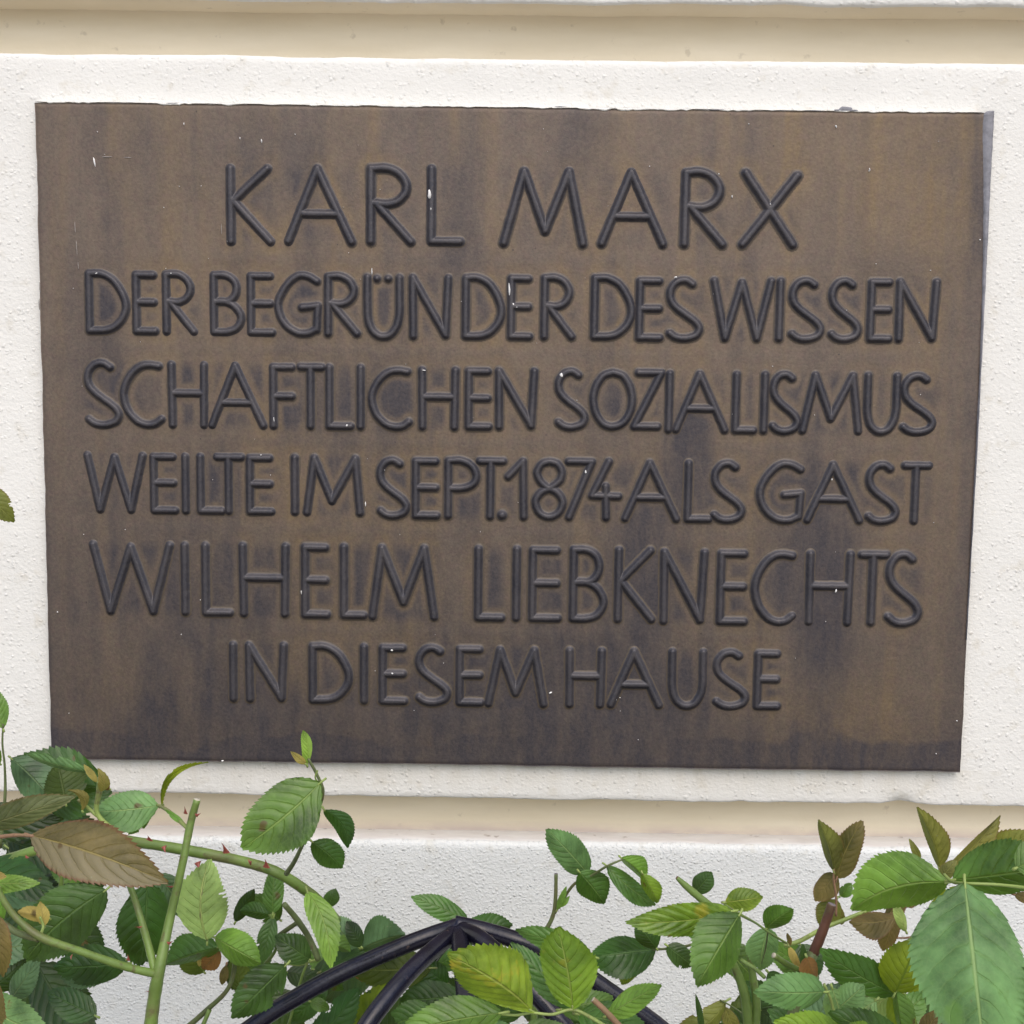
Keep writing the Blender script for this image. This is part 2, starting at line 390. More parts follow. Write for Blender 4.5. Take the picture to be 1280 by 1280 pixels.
for k in (1, 2, 3): levels.append((z_pan_b+course*k, z_pan_t+course*k, M_WALL, False))
g_h = z_pan_b - z_low_t
levels.append((z_low_t-(z_pan_t-z_pan_b), z_low_t, M_ROUGH, True))
levels.append((-.05, z_low_t-(z_pan_t-z_pan_b)-g_h, M_ROUGH, False))
for i, (a, b, m_, f) in enumerate(levels): block(a, b, m_, 3+i*11, f)
def groove(zb, zt):
    n = 14; zz = np.linspace(zb-.008, zt+.004, n); xs = np.linspace(-3.2, 3.2, 400)
    X, Z = np.meshgrid(xs, zz, indexing='ij')
    Y = DEP + (fbm(X*8, Z*8, 4, 3)-.5)*.0015
    # slightly coved foot
    low = np.clip(1-(Z-(zb+rise))/.009, 0, 1)
    Y -= low**2*.004
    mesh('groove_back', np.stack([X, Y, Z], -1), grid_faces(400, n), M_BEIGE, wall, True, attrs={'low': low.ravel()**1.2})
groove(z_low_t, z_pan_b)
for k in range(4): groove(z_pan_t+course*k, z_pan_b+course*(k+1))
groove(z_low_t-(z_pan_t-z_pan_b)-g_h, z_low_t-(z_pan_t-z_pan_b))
# body of the wall behind the render
def box(name, a, b, m_, parent=None):
    V = [(x, y, z) for x in (a[0], b[0]) for y in (a[1], b[1]) for z in (a[2], b[2])]
    F = [(0, 1, 3, 2), (4, 6, 7, 5), (0, 4, 5, 1), (2, 3, 7, 6), (0, 2, 6, 4), (1, 5, 7, 3)]
    return mesh(name, V, F, m_, parent, False)
box('wall_core', (-3.19, DEP+.012, -.05), (3.19, .35, z_pan_t+course*3-.01), M_BEIGE, wall)

# ------------------------------------------------------------------ ground
gx = np.linspace(-30, 30, 121); gy = np.linspace(-40, .3, 81)
gx = np.sign(gx)*np.abs(gx/30)**2*30
X, Y = np.meshgrid(gx, gy, indexing='ij')
Z = np.where(np.abs(X) < 4, (fbm(X*4, Y*4, 9)-.5)*.03, 0)
tag(mesh('ground', np.stack([X, Y, Z], -1), grid_faces(121, 81), M_SOIL), kind='structure')

box('bounce_pavement', (-25, -30, -.2), (25, -1.6, .03), M_BOUNCE_PAVE)['kind'] = 'structure'  # unseen paving, added to bounce light onto the wall and grooves
# ------------------------------------------------------------------ plaque
PW, PH, PT = .8, .56375, .008
PZ0 = CAMZ-.32923
def to_plaque(px, py):                # photo position -> metres across / down from the plaque's upper left corner
    q = P(px, py, PT); return q.x+PW/2, PZ0+PH-q.z
plaque = empty('memorial_plaque', (0, 0, PZ0))
tag(plaque, 'brown bronze memorial plaque with raised dark German capitals fixed to the white wall', 'plaque')
GL = {
 'K': [[(0, 0), (0, 1)], [(.04, .455), (.93, .0)], [(.06, .44), (1, 1)]],
 'A': [[(0, 1), (.46, 0), (1, 1)], [(.24, .62), (.77, .62)]],
 'R': [[(0, 1), (0, 0)], 's', [(0, 0), (.38, -.01), (.70, .06), (.88, .20), (.86, .33), (.68, .44), (.40, .485), (.10, .47)], 'l', [(.12, .47), (1, 1)]],
 'L': [[(0, 0), (0, 1), (1, 1)]],
 'X': [[(.02, 0), (1, 1)], [(1.05, .03), (0, 1)]],
 'D': [[(0, 0), (0, 1)], 's', [(0, 0), (.35, .0), (.68, .12), (.92, .36), (1, .57), (.92, .76), (.70, .92), (.42, .99), (0, 1)]],
 'E': [[(.92, .01), (0, .01), (0, 1), (1, 1)], [(0, .49), (.93, .49)]],
 'F': [[(1, .01), (0, .01), (0, 1)], [(0, .5), (1, .5)]],
 'B': [[(0, 0), (0, 1)], 's', [(0, 0), (.42, .0), (.72, .08), (.84, .23), (.76, .37), (.52, .46), (.03, .47)], [(.03, .47), (.38, .465), (.72, .53), (.97, .68), (.98, .82), (.78, .95), (.42, 1), (0, 1)]],
 'G': ['s', [(.98, .09), (.78, .01), (.55, -.01), (.33, .08), (.12, .27), (.0, .50), (.07, .73), (.25, .90), (.50, 1), (.76, 1.0), (.96, .93)], 'l', [(.97, .94), (1.0, .52), (.60, .55)]],
 'U': ['s', [(0, 0), (0, .35), (.02, .68), (.12, .87), (.30, .98), (.52, 1.01), (.75, .96), (.92, .82), (1, .62), (1, .3), (1, 0)]],
 'N': [[(.02, 1), (0, 0), (.93, .98), (1, .0)]],
 'S': ['s', [(.74, .06), (.52, -.005), (.26, .015), (.07, .11), (.0, .24), (.06, .37), (.24, .48), (.50, .58), (.78, .68), (.95, .77), (1, .86), (.90, .95), (.66, 1.0), (.40, 1.01), (.18, .98), (.02, .92)]],
 'C': ['s', [(.95, .03), (.72, .01), (.50, .03), (.28, .12), (.09, .29), (.0, .48), (.04, .66), (.16, .82), (.38, .95), (.62, 1.0), (.84, .98), (1, .91)]],
 'H': [[(0, 0), (.02, 1)], [(1, 0), (.98, 1)], [(.03, .47), (.97, .47)]],
 'I': [[(0, 0), (0, 1)]],
 'O': ['s', [(.5, 0), (.24, .07), (.06, .27), (0, .5), (.07, .75), (.25, .94), (.5, 1), (.77, .93), (.95, .73), (1, .5), (.93, .26), (.76, .07), (.5, 0)]],
 'Z': [[(.14, 0), (1, 0), (0, 1), (.90, 1)]],
 'W': [[(0, 0), (.215, 1), (.49, .03), (.775, 1), (1, 0)]],
 'T': [[(0, 0), (1, 0)], [(.47, 0), (.47, 1)]],
 'P': [[(0, 0), (0, 1)], 's', [(0, 0), (.45, -.01), (.82, .08), (1, .25), (.93, .39), (.70, .47), (.42, .50), (.08, .50)]],
 '1': [[(0, .28), (.92, 0), (1, 1)]],
 '8': ['s', [(.5, 0), (.22, .05), (.05, .19), (.14, .34), (.42, .47), (.78, .55), (1, .72), (.86, .92), (.5, 1.0), (.14, .92), (0, .72), (.2, .56), (.56, .47), (.88, .34), (.95, .19), (.80, .05), (.5, 0)]],
 '7': [[(0, 0), (1, 0), (.05, 1)]],
 '4': [[(.62, .0), (.02, .61), (1, .62)], [(.52, .44), (.56, 1)]],
}
LINES = [   # (glyph string entries: char, x-left, x-right [, extra]), crop offset, (top y, bottom y) at two x
 ((270, 190), [('K', 60, 218), ('A', 290, 542), ('R', 620, 780), ('L', 862, 978)], (290, 211, 302), (575, 211.5, 302)),
 ((610, 190), [('M', 65, 382, .245, .81, .52, .83), ('A', 457, 702), ('R', 788, 940), ('X', 1022, 1222)], (630, 214, 304), (1000, 217, 306)),
 ((90, 320), [('D', 70, 217), ('E', 258, 332), ('R', 378, 487), ('B', 568, 677), ('E', 716, 800), ('G', 825, 984), ('R', 1025, 1140)], (112, 342, 413), (450, 346, 417)),
 ((440, 320), [('U', 62, 190), ('N', 243, 385), ('D', 455, 598), ('E', 637, 710), ('R', 770, 880), ('D', 970, 1118)], (455, 347, 420), (800, 348, 421)),
 ((790, 320), [('E', 30, 113), ('S', 150, 270), ('W', 325, 553), ('I', 590, 590), ('S', 640, 755), ('S', 798, 905), ('E', 955, 1030), ('N', 1067, 1213)], (800, 350.5, 422), (1170, 352.5, 424)),
 ((90, 440), [('S', 65, 187), ('C', 208, 357), ('H', 400, 530), ('A', 560, 765), ('F', 806, 880), ('T', 915, 1000), ('L', 1030, 1115), ('I', 1155, 1155)], (112, 454, 530), (460, 460, 533)),
 ((440, 440), [('C', 80, 228), ('H', 280, 413), ('E', 467, 548), ('N', 587, 728), ('S', 825, 932), ('O', 965, 1120), ('Z', 1130, 1235)], (460, 462, 533.5), (830, 466, 533)),
 ((790, 440), [('I', 148, 148), ('A', 178, 373), ('L', 415, 488), ('I', 529, 529), ('S', 563, 662), ('M', 685, 908, .2, .87, .5, .78), ('U', 940, 1056), ('S', 1085, 1203)], (835, 467, 537), (1165, 470.5, 539.5)),
 ((90, 550), [('W', 65, 285), ('E', 328, 412), ('I', 455, 455), ('L', 515, 600), ('T', 582, 678), ('E', 712, 797), ('I', 892, 892), ('M', 940, 1153, .14, .91, .47, .79)], (112, 569, 636.5), (460, 573.5, 641)),
 ((440, 550), [('S', 113, 218), ('E', 255, 340), ('P', 385, 497), ('T', 510, 603), ('.', 600, 600), ('1', 625, 688), ('8', 735, 843), ('7', 865, 958), ('4', 958, 1066)], (470, 575.5, 643.5), (780, 577, 647)),
 ((770, 550), [('A', 38, 243), ('L', 288, 373), ('S', 393, 503), ('G', 575, 738), ('A', 768, 976), ('S', 1010, 1120), ('T', 1152, 1245)], (785, 578.5, 648), (1150, 582, 651)),
 ((90, 660), [('W', 88, 393), ('I', 453, 453), ('L', 535, 630), ('H', 684, 855), ('E', 933, 1020), ('L', 1088, 1167)], (118, 680.5, 762.5), (455, 684, 769)),
 ((440, 660), [('M', 83, 330, .15, .83, .5, .79), ('L', 505, 598), ('I', 658, 658), ('E', 722, 825), ('B', 885, 1007), ('K', 1065, 1200)], (465, 685, 770), (815, 688, 774)),
 ((770, 660), [('N', 190, 350), ('E', 418, 515), ('C', 555, 708), ('H', 772, 932), ('T', 977, 1075), ('S', 1090, 1210)], (830, 690, 776), (1150, 694, 778)),
 ((270, 780), [('I', 70, 70), ('N', 133, 272), ('D', 387, 532), ('I', 592, 592), ('E', 667, 753), ('S', 812, 925), ('E', 975, 1060)], (290, 806, 872.5), (600, 811, 878)),
 ((600, 780), [('M', 35, 255, .2, .82, .49, .80), ('H', 357, 485), ('A', 525, 717), ('U', 767, 890), ('S', 945, 1062), ('E', 1110, 1190)], (610, 812, 879), (970, 816.5, 882.5)),
]
RADS = {0: .0032, 1: .0032}
GS = .00072
def letter_strokes(ch, e):
    if ch == 'M':
        a1, a2, vx, vy = e; return [[(0, 1), (a1, 0), (vx, vy), (a2, 0), (1, 1)]]
    out = []; sm = False
    for it in GL[ch]:
        if it == 's': sm = True
        elif it == 'l': sm = False
        else: out.append(spline(it, 7) if sm else it)
    return out
segs_all = []
def add_letter(polys, rad, hh):
    sg = []
    for p in polys:
        p = np.array(p, float)
        if len(p) == 1: sg.append(np.r_[p[0], p[0]+1e-6]); continue
        for a, b in zip(p[:-1], p[1:]): sg.append(np.r_[a, b])
    sg = np.array(sg); segs_all.append((sg, rad))
    mgn = rad*1.75
    x0, y0 = sg[:, [0, 2]].min()-mgn, sg[:, [1, 3]].min()-mgn; x1, y1 = sg[:, [0, 2]].max()+mgn, sg[:, [1, 3]].max()+mgn
    xs = np.arange(x0, x1+GS, GS); ys = np.arange(y0, y1+GS, GS)
    X, Y = np.meshgrid(xs, ys, indexing='ij')
    d = np.full(X.shape, 9.)
    for ax, ay, bx, by in sg:
        vx, vy = bx-ax, by-ay; t = np.clip(((X-ax)*vx+(Y-ay)*vy)/(vx*vx+vy*vy), 0, 1)
        d = np.minimum(d, np.hypot(X-ax-vx*t, Y-ay-vy*t))
    d = np.abs(d + (fbm(X*260, Y*260, 31, 2)-.5)*rad*.16)
    t = d/rad
    h = hh*(1/(1+(t/.86)**4.2) - .085)
    keep = (t < 1.62); kf = keep[:-1, :-1] | keep[1:, :-1] | keep[:-1, 1:] | keep[1:, 1:]
    F = grid_faces(len(xs), len(ys), kf)
    used, inv = np.unique(F, return_inverse=True); F = inv.reshape(F.shape)
    V = np.stack([X-PW/2, -PT-h, PZ0+PH-Y], -1).reshape(-1, 3)[used]
    mesh('letter', V, F[:, ::-1], M_LETTER, plaque, True, attrs={'relief': (h/hh).ravel()[used]})
for li, (off, items, (xa, ta, ba), (xb, tb, bb)) in enumerate(LINES):
    for it in items:
        ch = it[0]; xl = off[0]+it[1]/3.2; xr = off[0]+it[2]/3.2; e = it[3:]
        def yt(x): return ta+(tb-ta)*(x-xa)/(xb-xa)
        def yb(x): return ba+(bb-ba)*(x-xa)/(xb-xa)
        rad = RADS.get(li, .0030 if li >= 11 else .00282); hh = .0036 if li < 2 else .0033
        xm = (xl+xr)/2
        UL, _ = to_plaque(xl, (yt(xl)+yb(xl))/2); UR, _ = to_plaque(xr, (yt(xr)+yb(xr))/2)
        if ch == '.':
            u, v = to_plaque(xl, yb(xl)-1.5); add_letter([[(u, v)]], rad*1.25, hh*1.1); continue
        T0 = to_plaque(xm, yt(xm))[1]; B0 = to_plaque(xm, yb(xm))[1]
        polys = [[(UL+(UR-UL)*x, T0+(B0-T0)*y) for x, y in s] for s in letter_strokes(ch, e)]
        if off == (440, 320) and ch == 'U':
            polys += [[(UL+(UR-UL)*.30, T0+(B0-T0)*.015)], [(UL+(UR-UL)*.65, T0+(B0-T0)*.015)]]
        if ch == '4': polys.append([(UL+(UR-UL)*.53, T0+(B0-T0)*.46)])
        add_letter(polys, rad, hh)

# plate with its patina (ochre haloes round the strokes, dark run-off stains, reflection falloff painted darker downwards)
NU, NV = 520, 368
us = np.linspace(0, PW, NU); vs = np.linspace(0, PH, NV)
U, V_ = np.meshgrid(us, vs, indexing='ij')
dist = np.full(U.shape, .05)
for sg, rad in segs_all:
    x0, y0 = sg[:, [0, 2]].min()-.03, sg[:, [1, 3]].min()-.03; x1, y1 = sg[:, [0, 2]].max()+.03, sg[:, [1, 3]].max()+.03
    i0, i1 = np.searchsorted(us, [x0, x1]); j0, j1 = np.searchsorted(vs, [y0, y1])
    X = U[i0:i1, j0:j1]; Y = V_[i0:i1, j0:j1]; d = np.full(X.shape, .05)
    for ax, ay, bx, by in sg:
        vx, vy = bx-ax, by-ay; t = np.clip(((X-ax)*vx+(Y-ay)*vy)/(vx*vx+vy*vy), 0, 1)
        d = np.minimum(d, np.hypot(X-ax-vx*t, Y-ay-vy*t))
    dist[i0:i1, j0:j1] = np.minimum(dist[i0:i1, j0:j1], d)
PXm = 640+(U-.4)*1480; PYm = 133+V_*1463          # rough photo position of each plate vertex, for placing the stains and the painted shade
n_a = fbm(U*9, V_*4, 50, 4); n_b = fbm(U*22, V_*5, 60, 4); n_c = fbm(U*45, V_*30, 70, 3); n_s = fbm(U*60, V_*3, 80, 3)
n_s2 = fbm(U*75+9, V_*3.5, 85, 3)
halo = np.exp(-((dist-.0065)/.0062)**2)*np.clip(2.2*n_a-.45, 0, 1)
och = halo*(.0+1.35*n_c) + np.clip(n_a-.5, 0, 1)*1.6 + np.clip(n_s-.5, 0, 1)*1.9
def gs(cx, cy, sx, sy, a): return 1.6*a*(.55+.9*n_s2)*np.exp(-((PXm-cx)/sx)**2-((PYm-cy)/sy)**2)
rowm = np.zeros((NU, NV))
for sg, rad in segs_all:
    x0, y0 = sg[:, [0, 2]].min()-.002, sg[:, [1, 3]].min(); x1, y1 = sg[:, [0, 2]].max()+.002, sg[:, [1, 3]].max()
    i0, i1 = np.searchsorted(us, [x0, x1]); j0, j1 = np.searchsorted(vs, [y0, y1]); rowm[i0:i1, j0:j1] = 1
kx = 3; cs = np.cumsum(np.cumsum(np.pad(rowm, ((kx+1, kx), (kx+1, kx)), mode='edge'), 0), 1)
enc = (cs[2*kx+1:, 2*kx+1:]-cs[:-2*kx-1, 2*kx+1:]-cs[2*kx+1:, :-2*kx-1]+cs[:-2*kx-1, :-2*kx-1])[:NU, :NV]/(2*kx+1)**2
drk = np.clip(n_b-.53, 0, 1)*1.5 + np.clip(n_s2-.56, 0, 1)*.9 + np.clip(n_a-.55, 0, 1)*.8
drk += enc*np.clip((dist-.0070)/.004, 0, 1)*np.where(PYm < 325, .35, .8)*np.clip(1.7*n_b, 0, 1)
for a in [(868, 560, 26, 40, .55), (812, 700, 34, 75, .75), (1042, 690, 34, 70, .6), (870, 605, 22, 60, .5), (790, 850, 130, 70, .4), (640, 840, 160, 60, .22), (868, 505, 20, 30, .4), (862, 560, 14, 45, .5), (806, 660, 20, 60, .45), (1040, 650, 18, 55, .5), (828, 740, 16, 50, .45), (1043, 770, 20, 50, .4), (745, 850, 60, 60, .3), (820, 790, 22, 60, .4),
          (440, 500, 90, 60, .25), (1000, 690, 60, 60, .2), (585, 320, 40, 30, .3), (480, 300, 40, 40, .15), (1130, 330, 60, 30, .25), (770, 500, 60, 40, .2), (1228, 250, 18, 120, .35),
          (160, 700, 120, 160, .18), (330, 740, 90, 70, .2), (420, 880, 260, 40, .25), (300, 190, 130, 60, .15)]: drk = drk + gs(*a)
edge_n = (fbm(U*16, V_*2, 90, 4)-.5)*60
drk += np.clip((PYm-(918+edge_n-.012*(PXm-640)))/22, 0, 1)*1.7
drk += np.clip((PYm-860)/80, 0, 1)*.35
drk += np.clip((PYm-380)/560, 0, 1)*(.08+.36*n_b) + np.clip(n_c-.5, 0, 1)*.5  # downward darkening paints in the duller reflection; last term is mottling
och *= np.clip(1-drk*.8, .1, 1)
och += gs(1080, 900, 100, 60, .5) + gs(1110, 220, 90, 90, .3) + gs(985, 190, 40, 60, .35) + gs(800, 170, 40, 40, .1) + gs(140, 880, 90, 60, .25)+gs(330, 520, 200, 300, .08)
drk += np.clip((24-(PXm-43))/24, 0, 1)*.15
relief = (fbm(U*6, V_*6, 100, 3)-.5)*.0011 + (fbm(U*30, V_*30, 101, 3)-.5)*.0003 - halo*.00025
eu = np.minimum(U, PW-U); ev = np.minimum(V_, PH-V_); ed = np.minimum(eu, ev)
relief = relief*np.clip(ed/.01, 0, 1) - np.clip(1-ed/.0035, 0, 1)**2*.0011
jx = (fbm(V_*40, V_*0+3, 110, 3)-.5)*.0016; jz = (fbm(U*40, U*0+5, 111, 3)-.5)*.0016
Xp = U-PW/2+jx*np.clip(1-eu/.006, 0, 1); Zp = PZ0+PH-V_+jz*np.clip(1-ev/.006, 0, 1); Yp = -PT-relief
Vt = np.stack([Xp, Yp, Zp], -1).reshape(-1, 3); Fp = grid_faces(NU, NV)[:, ::-1]
# rim back to the wall
idx = np.arange(NU*NV).reshape(NU, NV)
loop = np.concatenate([idx[:, 0], idx[-1, 1:], idx[-2::-1, -1], idx[0, -2:0:-1]])
back = Vt[loop].copy(); back[:, 1] = .004; nb = len(Vt); L_ = len(loop)
k = np.arange(L_); Fr = np.stack([loop, loop[(k+1) % L_], nb+(k+1) % L_, nb+k], -1)
oo = np.concatenate([np.clip(och, 0, 1).ravel(), np.zeros(L_)]); aa = np.concatenate([np.clip((PYm-400)/480, 0, 1).ravel()*.48, np.zeros(L_)])  # second array: painted shade, growing from mid plate to the bottom
dd = np.concatenate([np.clip(drk, 0, 1).ravel(), np.full(L_, .7)])
pl = mesh('plate', np.concatenate([Vt, back]), np.concatenate([Fp, Fr]), M_PLATE, plaque, True, attrs={'ochre': oo, 'dark': dd, 'bottom_shade': aa})

def PP(px, py, up=.0006):
    u, v = to_plaque(px, py); return (u-PW/2, -PT-up, PZ0+PH-v)
def fleck_mesh(items):
    V = []; F = []
    for (px, py, wx, wy, rot, up) in items:
        c = PP(px, py, up); s = .000684; n = 9; b = len(V)
        rr = [random.uniform(.65, 1.15) for _ in range(n)]
        V.append((c[0], c[1]-.0005, c[2]))
        for ring, kk, yy in ((0, .6, -.0004), (1, 1, .0006)):
            for i in range(n):
                a = 2*math.pi*i/n; x = math.cos(a)*wx*rr[i]*kk; z = math.sin(a)*wy*rr[i]*kk
                V.append((c[0]+(x*math.cos(rot)-z*math.sin(rot))*s, c[1]+yy, c[2]+(x*math.sin(rot)+z*math.cos(rot))*s))
        for i in range(n):
            j = (i+1) % n
            F.append((b, b+1+i, b+1+j)); F.append((b+1+i, b+1+n+i, b+1+n+j)); F.append((b+1+i, b+1+n+j, b+1+j))
    return V, F
H3 = .0036; H2 = .0032
fl = [(118, 202, 1.1, 6, .15, .0006), (537, 244, 2.4, 7, 0, H3), (539, 262, .9, 2, 0, H3), (637, 362, 1.6, 9, .05, H2*.8), (641, 380, 1.6, 4.5, .5, H2*.7), (646, 384, 2.6, 1.2, 0, H2*.8),
      (1087, 212, .9, 2.6, 0, .0006), (230, 155, .8, 1.6, 0, .0006), (300, 173, .9, 2, 0, .0006), (327, 176, 1.1, 2.6, 0, .0006), (369, 168, .7, 1, 0, .0006), (122, 165, .6, .8, 0, .0006),
      (343, 524, 1.2, 5.5, .1, H2*.8), (434, 532, 1.6, 1.8, 0, H2), (457, 630, .9, 4, 0, .001), (377, 740, .9, 3, 0, H2*.5), (1044, 738, 1.2, 2.4, -.3, H2), (490, 812, 1.7, 1.7, 0, H2), (491, 841, 1.5, 1.4, 0, H2),
      (702, 469, 2.2, 3.6, 0, H2*.9), (812, 208, 1, 1, 0, .0006), (898, 218, 1.1, 1.1, 0, H3*.8), (915, 246, .9, 2, 0, .0006), (465, 340, .8, 4.5, 0, .0008), (122, 342, 2, .9, .3, H2), (215, 342, 1.6, .8, 0, H2),
      (732, 590, 1.4, 2.4, 0, H2*.9), (1039, 599, 1, 1.5, 0, H2), (844, 347, 2.2, 1, .3, H2), (327, 568.5, 1.2, 1, 0, H2), (770, 874, 1.5, 1.5, .3, .0007), (688, 866, 2.6, 1, .4, .0007), (775, 872, .8, .8, 0, .0007),
      (278, 951, 1.7, 1.3, 0, .0006), (1045, 158, 1, 2, .3, .0006), (936, 155, .8, .8, 0, .0006), (1170, 942, .9, .9, 0, .0006), (1196, 901, .9, .9, 0, .0006), (1086, 214, .7, .7, 0, .0006), (205/569*200, 765, .9, .9, 0, .0006),
      (413, 251, 1.4, 3.5, .4, H3*.5), (962, 256, 1, 1.3, 0, H3), (530, 463, 2.5, .9, 0, H2), (965, 458, .8, .8, 0, H2), (1163, 338, .7, .7, 0, .0006), (1095, 330, .6, .6, 0, .0006), (1225, 300, .9, 1, 0, .0006)]
for _ in range(60):
    fl.append((random.uniform(60, 1200), random.uniform(140, 930), random.uniform(.3, .6), random.uniform(.3, .8), 0, .0006))
V, F = fleck_mesh(fl)
tag(mesh('paint_fleck', V, F, M_FLECK, plaque, True), kind='stuff')
sc = [(135, 196, 9, .9, .02, .0002), (160, 197, 8, .8, 0, .0002), (94, 285, .45, 9, .03, .0003), (96, 310, .4, 12, .05, .0003), (98, 332, .4, 6, .04, .0003), (50, 360, .8, 8, .04, .0002), (49, 380, .8, 8, .02, .0002), (277, 287, .5, 9, .03, .0003)]
V, F = fleck_mesh(sc); tag(mesh('scratch', V, F, M_SCRATCH, plaque, True), kind='stuff')
# grey sealant smeared over the upper right edge
WID = [(139, 9), (143, 13), (152, 14), (170, 13.5), (195, 12), (230, 9.5), (270, 7.5), (320, 5.5), (380, 3.6), (450, 2.2), (520, 1.6), (600, 1.1), (700, .7), (800, .3)]
pts_o = [(1242.6-.0497*(y-141)-max(0, (y-480)/160), y) for y, q in WID]; pts_i = [(1242.6-.0497*(y-141)-q-max(0, (y-480)/160), y) for y, q in WID]
po = spline([(*p, 0) for p in pts_o], 5); pi_ = spline([(*p, 0) for p in pts_i], 5)
V = []; n = len(po)
for i in range(n):
    a, b = po[i], pi_[i]
    for k, hgt in ((0, -.006), (.0, .0004), (.3, .0016+.0006*random.random()), (.75, .0012+.0005*random.random()), (1.0, -.0006)):
        q = a*(1-k)+b*k; V.append(PP(q[0]+(.6 if hgt < -.001 else 0)+random.uniform(-.3, .3), q[1], hgt))
mesh('sealant_bead', V, grid_faces(n, 5), M_SEAL, plaque, True)
# ragged render lapping over the plaque's upper edge
xs = np.linspace(44, 1228, 500); V = []
top = lambda x: 127.2+(x-43)*.01168
nn = fbm(xs/26, xs*0+2, 200, 4); nn2 = fbm(xs/7, xs*0+8, 201, 3)
for x, a, b in zip(xs, nn, nn2):
    lap = max(-1.0, (a-.50)*5+(b-.5)*2.0) + (1.6 if (60 < x < 75 or 205 < x < 240 or 690 < x < 860) else 0)*b
    y0 = top(x)
    for (yy, h) in ((y0-3, -.0078), (y0-1.6, -.0052+b*.0012), (y0-.6, -.0010+.001*b), (y0+lap*.5, .0008), (y0+lap, .0002), (y0+lap+.3, -.0012)): V.append(PP(x, yy, h))
mesh('mortar_lap', V, grid_faces(500, 6), M_WALL, wall, True)
V, F = fleck_mesh([(1058, 135.5, 9, 3.2, 0, -.001), (1046, 137.5, 5, 1.3, 0, .0002), (1066, 138, 6, 1.4, 0, .0002), (895, 137, 12, .9, 0, .0001), (1018, 138.3, 14, .8, 0, .0001), (215, 129, 8, .9, 0, .0001), (700, 133.3, 9, .8, 0, .0001)])
mesh('sealant_lump', V, F, M_SEAL, plaque, True)

# ------------------------------------------------------------------ tubes
def tube(name, pts, radii, m_, parent, seg=10, cut=None, jitter=0.0, mats=None):
    """pts: list of Vector; radii per point (m)"""
    PR = spline([(*p, r) for p, r in zip(pts, radii)], 6)
    n = len(PR); V = []; F = []; mi = []
    prev = None
    for i in range(n):
        a = Vector(PR[max(0, i-1)][:3]); b = Vector(PR[min(n-1, i+1)][:3]); t = (b-a).normalized()
        if prev is None: u = t.orthogonal().normalized()
        else: u = (prev-t*prev.dot(t)).normalized()
        prev = u; v = t.cross(u); c = Vector(PR[i][:3]); r = PR[i][3]*(1+random.uniform(-jitter, jitter))
        for k in range(seg):
            an = 2*math.pi*k/seg; V.append(tuple(c+(u*math.cos(an)+v*math.sin(an))*r))
    for i in range(n-1):
        for k in range(seg):
            k2 = (k+1) % seg; F.append((i*seg+k, i*seg+k2, (i+1)*seg+k2, (i+1)*seg+k)); mi.append(0)
    c0 = Vector(PR[0][:3]); c1 = Vector(PR[-1][:3])
    V.append(tuple(c0)); V.append(tuple(c1)); q = len(V)
    for k in range(seg):
        k2 = (k+1) % seg
        F.append((q-2, k2, k)); mi.append(0)
        F.append((q-1, (n-1)*seg+k, (n-1)*seg+k2)); mi.append(1 if cut else 0)
    o = mesh(name, V, F, [m_, cut or m_], parent, True, mi)
    return o
def stem(parent, pts, m_=M_STEM, cut=None, name='stem', seg=9, jitter=.04):
    """pts: (px, py, distance from wall, width in photo pixels)"""
    return tube(name, [P(x, y, d) for x, y, d, w_ in pts], [w_*.5*mpp(d) for x, y, d, w_ in pts], m_, parent, seg, cut, jitter)
def thorn(st, px, py, d, dx, dy, L=11, wd=4.5):
    b = P(px, py, d); t = P(px+dx*L, py+dy*L, d+.004); r = wd*mpp(d)
    ax = (t-b).normalized(); side = ax.cross(Vector((0, 1, 0))).normalized()
    V = []; F = []
    for k, (f, rr) in enumerate(((0, 1), (.25, .6), (.6, .25), (1, .02))):
        c = b.lerp(t, f)+side*(r*.6*f*f)
        for i in range(6):
            an = math.pi*2*i/6; V.append(tuple(c+side*math.cos(an)*r*rr+Vector((0, 1, 0))*math.sin(an)*r*rr*.6))
    for k in range(3):
        for i in range(6):
            F.append((k*6+i, k*6+(i+1) % 6, (k+1)*6+(i+1) % 6, (k+1)*6+i))
    mesh('thorn', V, F, M_THORN, st, True)

